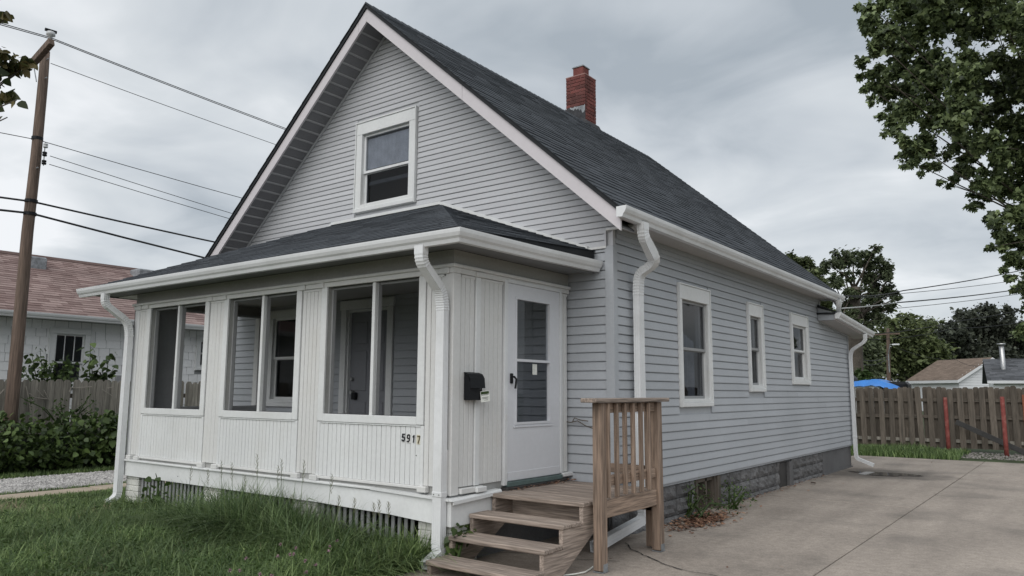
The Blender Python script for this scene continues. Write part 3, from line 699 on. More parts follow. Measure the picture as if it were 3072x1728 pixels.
# the end board that faces the street
lean = mb.build('lean_to_roof', 'deck_dark', house)
MB().hexa([(XR + .005, 15.06, 2.895), (-3.70, 15.06, 2.895), (-3.70, 15.085, 2.895), (XR + .005, 15.085, 2.895), (XR + .005, 15.06, 3.14), (-3.70, 15.06, 3.03), (-3.70, 15.085, 3.03), (XR + .005, 15.085, 3.14)]).build('end_board', 'vinyl_blue', lean)
MB().hexa([(XR + .005, 15.04, 3.145), (-3.66, 15.04, 3.03), (-3.66, 15.3, 3.03), (XR + .005, 15.3, 3.145), (XR + .005, 15.04, 3.20), (-3.66, 15.04, 3.05), (-3.66, 15.3, 3.05), (XR + .005, 15.3, 3.20)]).build('roof_edge', 'deck_dark', lean)
MB().hexa([(XR, 15.09, 2.882), (-3.70, 15.09, 2.882), (-3.70, 17.80, 2.70), (XR, 17.80, 2.70), (XR, 15.09, 2.894), (-3.70, 15.09, 2.894), (-3.70, 17.80, 2.712), (XR, 17.80, 2.712)]).build('lean_to_soffit', 'soffit_side', lean)
MB().hexa([(-3.70, 15.06, 2.89), (-3.68, 15.06, 2.89), (-3.68, 17.84, 2.705), (-3.70, 17.84, 2.705), (-3.70, 15.06, 3.01), (-3.68, 15.06, 3.01), (-3.68, 17.84, 2.825), (-3.70, 17.84, 2.825)]).build('lean_to_fascia', 'fascia', lean)
gutter('gutter', [((-3.678, 15.03, lz(15.03)), (1, 0, 0)), ((-3.678, 17.85, lz(17.85)), (1, 0, 0))], lean)
endcap((-3.678, 15.026, lz(15.03)), (1, 0, 0), lean, (0, 1, 0)); endcap((-3.678, 17.85, lz(17.85)), (1, 0, 0), lean, (0, 1, 0))

# foundation ---------------------------------------------------------
XF = -4.05
fd = MB(**RT(XF)); wall_with_holes(fd, YF, 15.12, -.15, .44, [(9.32, 10.02, -.05, .42), (12.6, 13.18, -.05, .39)], -.25, -.03)
fd.box(15.12, YL - .03, -.25, -.0, -.15, .45); fd.box(15.12, YL - .03, -.02, .03, -.15, .02)
found = fd.build('foundation', 'cement', house)
MB().box(XL + .1, XL + .3, YF, YL, -.15, .44).box(XL + .3, XF - .26, YF + .01, YF + .2, -.15, .44).box(XL + .3, XF - .26, YL - .25, YL - .05, -.15, .44).build('foundation_return', 'cement', found)
def stone_block(u0, u1, z0, z1):
    mb = MB(**RT(XF)); nu, nz = 5, 4; vs = []; fs = []
    for j in range(nz + 1):
        for i in range(nu + 1):
            e = i in (0, nu) or j in (0, nz)
            vs.append((u0 + (u1 - u0) * i / nu, -.008 if e else R_(.0, .03), z0 + (z1 - z0) * j / nz))
    for j in range(nz):
        for i in range(nu): k = j * (nu + 1) + i; fs.append((k, k + 1, k + nu + 2, k + nu + 1))
    mb.add(vs, fs); mb.box(u0, u1, -.04, -.0085, z0, z1); mb.build('stone_block', 'stone', found)
for r, (z0, z1) in enumerate(((-.06, .055), (.063, .245), (.253, .435))):
    u = YF + .02
    while u < 15.1:
        w = .40 * R_(.92, 1.06); v = min(u + w - .01, 15.1)
        for h in ((9.25, 10.06), (12.55, 13.25)):
            if u < h[0] < v: v = h[0]
            elif h[0] <= u < h[1]: u = h[1]; v = min(u + w - .01, 15.1)
        if v - u > .06: stone_block(u, v, z0, z1)
        u = v + .01
bw = MB(**RT(XF)); bw.box(9.32, 9.38, -.15, -.01, -.05, .42).box(9.66, 9.71, -.13, -.03, -.05, .42).box(9.96, 10.06, -.15, .02, -.05, .42).box(9.90, 9.94, -.12, .0, -.05, .42).box(9.38, 9.96, -.15, -.03, .37, .42)
bwin = bw.build('basement_window', 'fence_wood_z', found); MB(**RT(XF)).box(9.36, 9.98, -.22, -.2, -.05, .42).build('dark_opening', 'void', bwin)
MB(**RT(XF)).box(12.6, 13.06, -.06, -.035, -.05, .38).build('board_cover', 'dark_board', found)
MB(**RT(XF)).bbox(13.06, 13.22, -.1, .025, -.05, .39, .01).build('jamb_block', 'cement', found)

# ================================================================== PORCH (parts of the house)
XP, YP, XPL = -4.57, 5.19, -10.37
ZF = .60
MB().box(XPL + .02, XP - .02, YP + .02, YF - .03, ZF - .06, ZF).build('porch_floor', 'paint_grey', house)
MB().box(XPL + .02, XP - .02, YP + .1, YF, 2.80, 2.815).build('porch_ceiling', 'taupe', house)
FRP = FR(YP)
OPS = [(-9.95, -8.64, -9.31), (-8.14, -6.845, -7.51), (-6.335, -5.0, -5.665)]; OZ0, OZ1 = 1.285, 2.605
# structural front wall (behind the boards)
pf = MB(**FRP); wall_with_holes(pf, XPL + .03, XP - .03, ZF, 2.80, [(a, b, OZ0, OZ1) for a, b, m in OPS], -.12, -.02)
pw = pf.build('porch_front_wall', 'wall_core', house)
for a, b, m in OPS:
    # casing boards, sill board, mullion
    for q0, q1 in ((a - .088, a), (b, b + .088)): MB(**FRP).bbox(q0, q1, -.015, .012, OZ0 - .075, OZ1, .004).build('casing', 'paint_white', pw)
    mb = MB(**FRP); mb.bbox(a + .001, b - .001, -.125, .013, OZ0 - .078, OZ0, .004); mb.build('sill', 'paint_white', pw)
    MB(**FRP).bbox(m, m + .042, -.105, -.012, OZ0, OZ1, .003).build('mullion', 'paint_white', pw)
    MB(**FRP).box(m + .05, m + .062, -.085, -.04, OZ0, OZ1).box(b - .02, b, -.10, -.06, OZ0, OZ1).box(a, a + .02, -.10, -.06, OZ0, OZ1).box(a + .02, b - .02, -.10, -.06, OZ1 - .025, OZ1).build('screen_track', 'paint_grey', pw)
    # beadboard below: every strip its own piece
    n = 22; wd = (b - a + .10) / n
    for k in range(n):
        u = a - .05 + k * wd; MB(**FRP).bbox(u, u + wd - .0055, -.02, -.004 + R_(-.001, .001), .66, OZ0 - .095, .003).build('beadboard_strip', 'paint_white', pw)
    MB(**FRP).bbox(a - .05, b + .05, -.02, .006, OZ0 - .094, OZ0 - .08, .003).build('panel_mould', 'paint_white', pw)
    MB(**FRP).bbox(a - .05, b + .05, -.02, .012, .632, .659, .004).build('panel_base', 'paint_cream', pw)
    for u in (a - .09, b + .05): MB(**FRP).bbox(u, u + .042, -.02, .005, .66, OZ0 - .08, .004).build('panel_stile', 'paint_white', pw)
# fluted columns between and at the ends
def column(fr, u0, u1, parent, blocks=True):
    n = max(2, round((u1 - u0) / .068)); wd = (u1 - u0) / n
    for k in range(n): MB(**fr).bbox(u0 + k * wd, u0 + (k + 1) * wd - .005, -.02, -.002 + R_(-.0015, .0015), .665, 2.595, .004).build('column_flute', 'paint_cream', parent)
    MB(**fr).bbox(u0, u1, -.02, .004, 2.575, 2.60, .003).build('column_neck', 'paint_cream', parent)
cols = [(XPL + .12, -10.05), (-8.54, -8.235), (-6.745, -6.435), (-4.905, -4.66)]
for u0, u1 in cols:
    column(FRP, u0, u1, pw)
    for a in (u0 - .05, u1 - .055):
        MB(**FRP).bbox(a, a + .11, -.02, .036, .608, .662, .006).build('base_block', 'paint_cream', pw)
        MB(**FRP).bbox(a, a + .105, -.02, .030, 2.60, 2.655, .006).build('cap_block', 'paint_cream', pw)
MB(**FRP).bbox(XPL, XPL + .115, -.10, .004, .66, 2.60, .004).build('corner_board', 'paint_white', pw)
# header: trim band with crown, frieze above
def band(mb, ax):
    pass
hd = MB(); hd.bbox(XPL - .03, XP + .012, YP - .012, YP + .1, 2.605, 2.655, .004); hd.bbox(XPL - .05, XP + .034, YP - .034, YP + .1, 2.656, 2.688, .006); hd.build('header_trim', 'paint_cream', pw)
hd = MB(); hd.bbox(XP - .1, XP + .0115, YP + .101, YF - .004, 2.605, 2.655, .004); hd.bbox(XP - .1, XP + .0335, YP + .101, YF - .004, 2.656, 2.688, .006); hd.build('header_trim', 'paint_cream', pw)
MB().box(XPL + .005, XP, YP, YP + .09, 2.689, 2.822).build('frieze', 'taupe', pw)
MB().box(XP - .09, XP - .001, YP + .091, YF - .004, 2.689, 2.822).build('frieze', 'taupe', pw)
MB().box(XPL + .006, XPL + .09, YP + .091, YF - .004, 2.655, 2.822).build('frieze', 'taupe', pw)
# ledge and skirt board; the right end of the front skirt is bent
lg = MB(**FRP); lg.bbox(XPL - .02, -5.55, -.10, .05, .585, .607, .004); lg.hexa([(-5.548, -.1, .583), (XP + .02, -.1, .560), (XP + .02, .055, .560), (-5.548, .05, .583), (-5.548, -.1, .604), (XP + .02, -.1, .583), (XP + .02, .055, .583), (-5.548, .05, .604)])
lg.build('ledge', 'paint_white', pw)
mb = MB(**FRP); n = 40; front = []; 
for k in range(n + 1):
    u = XPL + (XP - XPL + .004) * k / n; t = max(0, (u + 6.3) / 1.75); s = math.sin(min(1, t) * math.pi)
    front.append((u, .022 + .028 * s * (1 if u > -6.3 else 0), .395 - .02 * min(1, max(0, t)) + (-.035 * max(0, (u + 5.3) / .75) if u > -5.3 else 0), .584 - (.022 * min(1, max(0, t)))))
mb.sweep([[(u, 0, lo), (u, w, lo), (u, .022 + (w - .022) * .3, hi), (u, 0, hi)] for u, w, lo, hi in front]); mb.build('skirt_board', 'paint_white', pw, smooth=False)
RTP = RT(XP)
MB(**RTP).bbox(YP - .02, 5.80, -.06, .024, .335, .556, .004).build('skirt_board', 'paint_white', pw)
MB(**RTP).hexa([(YP - .045, -.08, .560), (5.86, -.08, .585), (5.86, .06, .585), (YP - .045, .06, .560), (YP - .045, -.08, .578), (5.86, -.08, .603), (5.86, .045, .603), (YP - .045, .045, .580)]).build('ledge', 'paint_white', pw)
MB(**RTP).hexa([(YP - .02, .045, .53), (5.86, .045, .558), (5.86, .06, .558), (YP - .02, .06, .53), (YP - .02, .045, .560), (5.86, .045, .584), (5.86, .06, .584), (YP - .02, .06, .560)]).build('ledge_lip', 'paint_white', pw)
# drive-side wall
DY0, DY1, DZ0, DZ1 = 6.0, 6.93, .655, 2.60
pr = MB(**RTP); wall_with_holes(pr, YP + .13, YF - .01, ZF, 2.80, [(DY0, DY1, ZF, DZ1)], -.12, -.02); prw = pr.build('porch_side_wall', 'wall_core', house)
MB(**RTP).bbox(YP - .004, YP + .10, -.115, .004, .60, 2.604, .004).build('corner_board', 'paint_cream', prw)
column(RTP, 5.30, 5.50, prw); column(RTP, 5.585, 5.935, prw); column(RTP, 6.985, 7.11, prw)
MB(**RTP).bbox(5.505, 5.575, -.02, .012, .662, 2.60, .004).build('batten', 'paint_white', prw)
MB(**RTP).bbox(5.30, 5.62, -.02, .03, .606, .655, .005).build('base_block', 'paint_cream', prw)
MB(**RTP).bbox(5.49, 5.63, .031, .062, .604, .652, .006).build('base_block', 'paint_white', prw)
MB(**RTP).bbox(5.49, 5.62, -.02, .035, 2.60, 2.65, .006).build('cap_block', 'paint_cream', prw)
MB(**RTP).bbox(6.96, 7.15, -.02, .045, .62, .66, .006).build('base_block', 'paint_white', prw)
MB(**FRP).bbox(-4.66, -4.60, .004, .03, .62, 1.0, .004).build('broken_trim', 'paint_cream', pw)
# storm door
fm = MB(**RTP)
fm.bbox(DY0 - .055, DY0 - .004, -.05, .02, .62, DZ1 + .03, .003).bbox(DY1 + .004, DY1 + .045, -.05, .02, .66, DZ1 + .03, .003).bbox(DY0 - .004, DY1 + .004, -.05, .02, DZ1 + .004, DZ1 + .04, .003)
df = fm.build('storm_door', 'aluminium', house)
GY0, GY1, GZ0, GZ1, GM = 6.125, 6.755, 1.195, 2.475, 1.835
s = MB(**RTP); wall_with_holes(s, DY0, DY1, DZ0, DZ1, [(GY0, GY1, GZ0, GZ1)], -.035, .012)
s.bbox(DY0 + .005, DY1 - .005, .0125, .018, DZ0 + .005, DZ0 + .085, .002); lf = s.build('door_leaf', 'storm_white', df)
s = MB(**RTP); t = .022
s.box(GY0, GY0 + t, -.03, .02, GZ0, GZ1).box(GY1 - t, GY1, -.03, .02, GZ0, GZ1).box(GY0 + t, GY1 - t, -.03, .02, GZ1 - t, GZ1).box(GY0 + t, GY1 - t, -.03, .02, GZ0, GZ0 + t).box(GY0 + t, GY1 - t, -.028, .018, GM - .013, GM + .013)
s.bbox(GY0 - .03, GY1 + .03, .013, .022, GZ0 - .03, GZ0 - .015, .002); s.build('glazing_frame', 'storm_white', df)
MB(**RTP).box(GY0 + t, GY1 - t, -.012, -.008, GM + .013, GZ1 - t).build('pane', 'clear_glass', df)
MB(**RTP).box(GY0 + t, GY1 - t, -.020, -.016, GZ0 + t, GM - .013).build('pane', 'pane_glass', df)
MB(**RTP).box(6.45, 6.53, -.007, -.005, GM - .14, GM - .03).build('sticker', 'paper', df)
h = MB(**RTP); h.bbox(DY0 + .035, DY0 + .075, .012, .03, 1.60, 1.70, .006).tube([(DY0 + .055, .03, 1.665), (DY0 + .055, .055, 1.665), (DY0 + .085, .058, 1.64), (DY0 + .07, .056, 1.55)], .011, 8); h.build('handle', 'black_metal', df)
MB(**RTP).bbox(5.955, 5.985, .0, .022, 1.24, 1.30, .004).build('doorbell', 'paint_cream', df)
MB(**RTP).bbox(DY0 - .01, DY1 + .01, -.08, .045, .605, .65, .004).build('threshold', 'green_sill', df)
MB(**RTP).bbox(DY0 - .06, DY1 + .06, -.06, .06, .572, .603, .004).build('door_step_board', 'dark_board', df)
# far side wall with a big opening
lw = MB(**LF(XPL + .1)); wall_with_holes(lw, YP + .03, YF - .04, ZF, 2.66, [(5.70, 7.06, 1.29, 2.63)], -.09, -.0)
plw = lw.build('porch_far_wall', 'paint_grey', house)
MB(**LF(XPL + .1)).bbox(7.02, 7.06, -.10, .01, 1.29, 2.63).build('casing', 'paint_cream', plw)
MB().box(XPL + .2, XPL + .23, 5.3, 5.36, 2.42, 2.55).build('bracket', 'black_metal', plw)
MB(**FRP).box(XPL - .03, XPL + .06, -.06, -.004, 2.27, 2.60).build('bare_board', 'dark_board', pw)
# rough under-side: piers, slats
def pier(u0, u1, y0, y1, z1, name='brick_pier'):
    p = MB().box(u0 + .01, u1 - .01, y0 + .01, y1 - .01, -.1, z1).build(name, 'brick_white', house)
    r = 0; z = -.03
    while z < z1 - .02:
        for face in (0, 1, 2):
            L = (u1 - u0) if face == 0 else (y1 - y0); cuts = [0, .2 if r % 2 else .11, L]
            if L > .3 and r % 2 == 0: cuts = [0, .1, .3, L]
            for a, b in zip(cuts, cuts[1:]):
                if b - a < .03: continue
                t = min(z + .066, z1)
                if face == 0: MB().bbox(u0 + a + .003, u0 + b - .003, y0, y0 + .05, z, t, .005).build('brick', 'brick_white', p)
                elif face == 1: MB().bbox(u1 - .05, u1 + .002, y0 + .052 + a + .003, min(y0 + .052 + b - .003, y1), z, t, .005).build('brick', 'brick_white', p)
        z += .076; r += 1
for u0, u1 in ((XPL + .02, -10.02), (-8.48, -8.14), (-6.80, -6.40), (-4.98, XP - .01)): pier(u0, u1, YP + .02, YP + .36, .40)
for a, b in ((-10.02, -8.48), (-8.14, -6.80), (-6.40, -4.98)):
    n = int((b - a) / .085)
    for k in range(n):
        u = a + .03 + k * .085; MB(**FRP).bbox(u, u + .042, -.06, -.045, -.02, .41, .003).build('lattice_slat', 'paint_grey', pw)
    MB(**FRP).box(a, b, -.075, -.061, .02, .07).build('lattice_rail', 'paint_grey', pw)
MB().box(XPL + .1, XP - .1, 5.9, 5.95, -.1, .5).build('crawl_space', 'void', house)
MB().box(XP - .14, XP - .05, YP + .4, YF, -.1, .53).build('crawl_space', 'cement', house)

# porch roof -----------------------------------------------------------
EX0, EX1, EY, EZ = -10.95, -4.24, 4.86, 2.925
run = YF - EY; PZ = 3.92; psl = (PZ - EZ) / run
ZW = 3.065
A = (EX0, EY, EZ); Bp = (EX1, EY, EZ); Cc = (EX1 - run, YF, PZ); Dd = (EX0 + run, YF, PZ)
dz = Vector((0, 0, -.045))
rm = MB()
rm.add([A, Bp, Cc, Dd, (EX1, YF, ZW), (EX0, YF, EZ)] + [tuple(Vector(p) + dz) for p in (A, Bp, (EX1, YF, EZ), (EX0, YF, EZ))],
       [(0, 1, 2, 3), (1, 4, 2), (0, 3, 5), (0, 6, 7, 1), (1, 7, 8, 4), (5, 9, 6, 0), (6, 9, 8, 7)])
proof = rm.build('porch_roof', 'deck_dark', house)
ls = math.hypot(1, psl)
shingles(proof, (EX0, EY - .03, EZ - .008), (1, 0, 0), (0, 1, psl), EX1 - EX0, (run + .02) * ls, .12, .28, 'shingle_dark', clip=lambda v: (v / ls - .02, EX1 - EX0 - v / ls + .02), nmax=220)
hb = Vector((EX1 + .03, EY, EZ - .008)); hw = Vector((EX1 + .03, YF, ZW - .008)); hp = Vector(Cc) + Vector((0, 0, -.004)); hu = (hw - hb); hl = hu.length; hu.normalize(); uc = (hp - hb).dot(hu); hv = hp - hb - hu * uc
shingles(proof, hb, hu, hv, hl, hv.length, .12, .28, 'shingle_dark', clip=lambda v: (max(0, uc * v / hv.length - .02), hl + (uc - hl) * v / hv.length), nmax=60)
for (p0, p1) in ((Vector(Bp), Vector(Cc)), (Vector(A), Vector(Dd))):      # hip caps
    d = (p1 - p0); L = d.length; d.normalize(); nh = int(L / .2)
    for k in range(nh):
        q = p0 + d * (k * .2); q2 = q + d * .26; sgn = 1 if p0.x > -7 else -1; lift = Vector((0, 0, .022)); lo = Vector((0, 0, .006))
        e1 = Vector((0, .13, psl * .0)); 
        s1 = Vector((-sgn * .15, -0.0, 0)); s2 = Vector((0, .15, 0))
        mb = MB()
        # two wings hugging each slope
        f1 = lambda p: p + Vector((-sgn * .17, 0, 0)); f2 = lambda p: p + Vector((0, .17, 0))
        mb.hexa([q, f1(q), f1(q2), q2, q + lift, f1(q) + lift * .9, f1(q2) + lo, q2 + lo * 1.5])
        mb.hexa([q, f2(q), f2(q2), q2, q + lift, f2(q) + lift * .9, f2(q2) + lo, q2 + lo * 1.5])
        mb.build('hip_cap', 'shingle_dark', proof)
# wall flashing
fl = MB(**FR(YF)); fl.box(Dd[0], Cc[0], .0, .035, PZ + .005, PZ + .045)
fl.hexa([(Cc[0], 0, PZ + .0), (-4.30, 0, 3.09), (-4.30, .035, 3.09), (Cc[0], .035, PZ + .0), (Cc[0], 0, PZ + .045), (-4.30, 0, 3.122), (-4.30, .035, 3.122), (Cc[0], .035, PZ + .045)])
fl.hexa([(XL + .2, 0, PZ - psl * (Dd[0] - XL - .2)), (Dd[0], 0, PZ), (Dd[0], .03, PZ), (XL + .2, .03, PZ - psl * (Dd[0] - XL - .2)), (XL + .2, 0, PZ + .03 - psl * (Dd[0] - XL - .2)), (Dd[0], 0, PZ + .03), (Dd[0], .03, PZ + .03), (XL + .2, .03, PZ + .03 - psl * (Dd[0] - XL - .2))])
fl.build('flashing', 'paint_white', proof)
# eave box: fascia + soffit
XGe, YGe = -4.235, 4.865
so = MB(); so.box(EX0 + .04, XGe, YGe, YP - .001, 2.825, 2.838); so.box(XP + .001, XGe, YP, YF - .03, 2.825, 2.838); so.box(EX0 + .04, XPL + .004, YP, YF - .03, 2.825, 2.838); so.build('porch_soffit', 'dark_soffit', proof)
for k in range(5):
    x = EX0 + .06 + k * .11; MB().bbox(x, x + .10, YP + .0, YF - .1, 2.812, 2.824, .006).build('soffit_board', 'paint_cream', proof)
fa = MB(); fa.box(EX0 + .02, XGe + .012, YGe - .015, YGe - .001, 2.805, 2.915); fa.box(XGe, XGe + .012, YGe, YF - .02, 2.805, 2.915); fa.box(EX0 + .02, EX0 + .035, YGe, YF - .02, 2.805, 2.915); fa.build('porch_fascia', 'dark_soffit', proof)
gutter('gutter', [((-11.16, YGe - .016, 2.905), (0, -1, 0)), ((-7.7, YGe - .016, 2.898), (0, -1, 0)), ((XGe + .013, YGe - .016, 2.890), (1, -1, 0)), ((XGe + .013, 6, 2.905), (1, 0, 0)), ((XGe + .013, 7.11, 2.93), (1, 0, 0))], proof)
endcap((-11.165, YGe - .016, 2.905), (0, -1, 0), proof, (1, 0, 0)); endcap((XGe + .013, 7.11, 2.93), (1, 0, 0), proof, (0, 1, 0))
de = MB(); de.box(EX0, XGe + .04, YGe - .055, YGe - .018, 2.908, 2.926); de.box(XGe + .016, XGe + .05, YGe - .01, YF - .02, 2.915, 2.93); de.hexa([(XGe - .01, EY, 2.90), (XGe + .014, EY, 2.90), (XGe + .014, YF - .02, 2.90), (XGe - .01, YF - .02, 2.90), (XGe - .01, EY, 2.925), (XGe + .014, EY, 2.925), (XGe + .014, YF - .02, ZW - .012), (XGe - .01, YF - .02, ZW - .012)]); de.build('drip_edge', 'deck_dark', proof)
downspout('downspout', [(-4.615, 4.80, 2.80), (-4.615, 4.80, 2.66), (-4.63, 5.08, 2.42), (-4.635, 5.115, 2.3), (-4.635, 5.115, .17), (-4.62, 5.10, .12), (-4.60, 4.92, .05)], (1, 0, 0), w=.105, d=.07, r=.12, straps=[(-4.635, 5.115, .62)])
downspout('downspout', [(-10.44, 4.80, 2.80), (-10.44, 4.80, 2.66), (-10.37, 5.08, 2.44), (-10.36, 5.115, 2.3), (-10.36, 5.115, .12), (-10.4, 5.0, .04)], (1, 0, 0), w=.105, d=.075, r=.12)

# house number: four stick-on numerals, the last one on a tan tile
def strokes(mb, segs, w):
    for (x0, z0), (x1, z1) in segs:
        d = Vector((x1 - x0, 0, z1 - z0)); L = d.length; d.normalize(); nn = Vector((-d.z, 0, d.x))
        a = Vector((x0, 0, z0)) - d * w * .4; b = Vector((x1, 0, z1)) + d * w * .4; q = nn * w * .5; t = Vector((0, .003, 0))
        mb.hexa([a - q, b - q, b - q + t, a - q + t, a + q, b + q, b + q + t, a + q + t])
G = {'5': [((1, 2), (.1, 2)), ((.1, 2), (0, 1.1)), ((0, 1.1), (.8, 1.15)), ((.8, 1.15), (1, .8)), ((1, .8), (1, .3)), ((1, .3), (.7, 0)), ((.7, 0), (.1, 0)), ((.1, 0), (0, .3))],
     '9': [((1, 1), (.3, .9)), ((.3, .9), (0, 1.2)), ((0, 1.2), (0, 1.7)), ((0, 1.7), (.3, 2)), ((.3, 2), (.75, 2)), ((.75, 2), (1, 1.7)), ((1, 1.7), (1, .4)), ((1, .4), (.7, 0)), ((.7, 0), (.1, 0))],
     '1': [((.2, 1.6), (.6, 2)), ((.6, 2), (.6, 0))], '7': [((0, 2), (1, 2)), ((1, 2), (.45, 0))]}
for k, chh in enumerate('5917'):
    u0 = -5.185 + k * .066; sc = .030; z0 = 1.058 - .004 * k; tilt = Vector((1, 0, 0))
    if chh in '97': MB(**FRP).box(u0 - .012, u0 + .05, -.003, .0005, z0 - .014, z0 + .074).build('number_tile', 'tan_tile' if chh == '7' else 'paint_cream', pw)
    mb = MB(O=(u0, YP - .002, z0), U=(1, 0, 0), W=(0, -1, 0)); segs = [((a[0] * sc + .006 * a[1] / 2, a[1] * sc), (b[0] * sc + .006 * b[1] / 2, b[1] * sc)) for a, b in G[chh]]
    strokes(mb, segs, .012); mb.build('house_numeral', 'gold' if chh == '7' else 'ink', pw)
for (u, z) in ((-5.0, .93), (-9.0, .47), (-7.6, .46), (-6.2, .44)): MB(**FRP).tube([(u, -.01, z), (u, .026 if z < .5 else -.001, z)], .006, 6).build('nail_hole', 'void', pw)

# mailbox with its card
mbx = thing('mailbox', 'black metal wall mailbox on the white porch wall beside the door', 'mailbox', (XP, 5.45, 1.44))
b = MB(**RTP); b.prism([(.004, 1.44), (.072, 1.44), (.076, 1.60), (.05, 1.665), (.004, 1.688)], 5.35, 5.53, axis=0)
b.build('box', 'black_metal', mbx)
MB(**RTP).prism([(.004, 1.697), (.055, 1.680), (.082, 1.64), (.090, 1.55), (.085, 1.55), (.077, 1.638), (.05, 1.672), (.004, 1.689)], 5.345, 5.555, axis=0).build('lid', 'black_metal', mbx)
MB(**RTP).tube([(5.47, .10, 1.548), (5.47, .112, 1.535), (5.47, .1, 1.522)], .008, 6).build('latch', 'black_metal', mbx)
cardv = MB(O=(XP + .094, 5.545, 1.475), U=(.25, .95, .12), W=(.95, -.25, 0), Z=(-.05, -.1, 1)).box(-.05, .055, -.001, .001, -.05, .05)
card = thing('flyer', 'small white printed card tucked under the lid of the black mailbox', 'flyer', (XP + .1, 5.54, 1.43))
cardv.build('card', 'paper', card)
cm = dict(O=(XP + .094, 5.545, 1.475), U=(.25, .95, .12), W=(.95, -.25, 0), Z=(-.05, -.1, 1))
for z, a, bb in ((-.012, -.035, .04), (-.022, -.03, .035), (.012, -.04, .045), (-.036, -.01, .03)): MB(**cm).box(a, bb, .0011, .0016, z, z + .004).build('print_line', 'ink', card)
MB(**cm).box(-.045, .05, .0011, .0016, .02, .045).build('picture', 'leaf_plant', card)

# ================================================================== WOODEN STEPS
st = thing('porch_steps', 'weathered wooden steps and landing with railing below the white storm door', 'steps', (-4.0, 5.8, 0))
XS0, XS1 = -4.545, -3.52
ZL = .575
for k in range(9):   # landing boards
    y = 5.72 + k * .152
    if y + .14 > 7.10: break
    MB().bbox(XS0 + R_(-.01, .01), (XS1 - .005 if k < 1 else -3.49) + R_(-.01, .01), y, y + .143, ZL - .038, ZL + R_(-.003, .002), .006).build('landing_board', 'deck_wood_x', st)
for y0, z in ((5.40, .43), (5.12, .275), (4.84, .118)):
    for j in range(2):
        MB().bbox(XS0 + R_(-.012, .012) + .01, XS1 + R_(-.008, .012), y0 + j * .143, y0 + j * .143 + .138, z - .038, z + R_(-.002, .002), .007).build('tread', 'deck_wood_x', st)
def stringer(x0, x1):
    mb = MB()
    prof = [(4.865, -.06), (4.865, .078), (5.135, .078), (5.135, .235), (5.415, .235), (5.415, .39), (5.735, .39), (5.735, .536), (6.05, .536), (6.05, .38), (5.25, -.06)]
    mb.prism(prof, x0, x1, axis=0); mb.build('stringer', 'deck_wood_y', st)
stringer(-4.53, -4.492); stringer(-3.572, -3.534)
MB().box(-4.49, -3.575, 6.0, 6.04, .36, .535).build('header_joist', 'deck_wood_x', st)
MB().box(-4.55, -3.52, 7.02, 7.06, .36, .535).build('rear_joist', 'deck_wood_x', st)
for y0, y1 in ((5.80, 5.89), (6.90, 6.99)):
    p = MB().bbox(-3.475, -3.385, y0, y1, .012, 1.425, .004).build('post', 'post_wood_z', st)
    pb = MB(); pb.box(-3.478, -3.382, y0 - .004, y1 + .004, .0, .006); pb.box(-3.384, -3.381, y0 + .01, y1 - .01, .006, .07); pb.box(-3.478, -3.476, y0 + .01, y1 - .01, .006, .07)
    pb.build('post_shoe', 'tin', p)
MB().bbox(-4.50, -4.41, 6.98, 7.07, .58, 1.40, .004).build('post', 'post_wood_z', st) if False else None
MB().bbox(-3.60, -3.51, 7.02, 7.10, .012, 1.40, .004).build('rear_post', 'post_wood_z', st)
MB().bbox(-3.51, -3.35, 5.66, 7.10, 1.428, 1.466, .006).build('cap_rail', 'deck_wood_y', st)
MB().bbox(-3.455, -3.418, 5.893, 6.897, 1.335, 1.425, .004).build('top_rail', 'post_wood_y', st)
MB().bbox(-3.455, -3.418, 5.893, 6.897, .70, .79, .004).build('bottom_rail', 'post_wood_y', st)
MB().bbox(-3.51, -3.40, 5.893, 6.897, .43, .575, .004).build('rim_joist', 'post_wood_y', st) if False else MB().bbox(-3.45, -3.412, 5.893, 6.897, .435, .585, .004).build('rim_joist', 'post_wood_y', st)
for k in range(6):
    y = 5.915 + k * .156
    MB().bbox(-3.415, -3.379, y, y + .036, .60 + R_(-.01, .01), 1.42, .003).build('baluster', 'post_wood_z', st)
MB().bbox(-4.0, -3.62, 7.03, 7.066, .70, .79, .004).build('rear_rail', 'post_wood_x', st)
# debris where landing meets wall
def litter(name, pts, size, mat, seed, parent=None):
    r = np.random.default_rng(seed); V = []; F = []
    for p in pts:
        a = r.uniform(0, 6.28); s = size * r.uniform(.5, 1.3); ux = np.array([math.cos(a), math.sin(a), r.uniform(-.35, .35)]); vx = np.array([-math.sin(a), math.cos(a), r.uniform(-.35, .35)])
        p = np.array(p); k = len(V); V += [p - ux * s * .5, p + vx * s * .3, p + ux * s * .55, p - vx * s * .3]; F.append((k, k + 1, k + 2, k + 3))
    return fast_mesh(name, V, F, mat, parent)

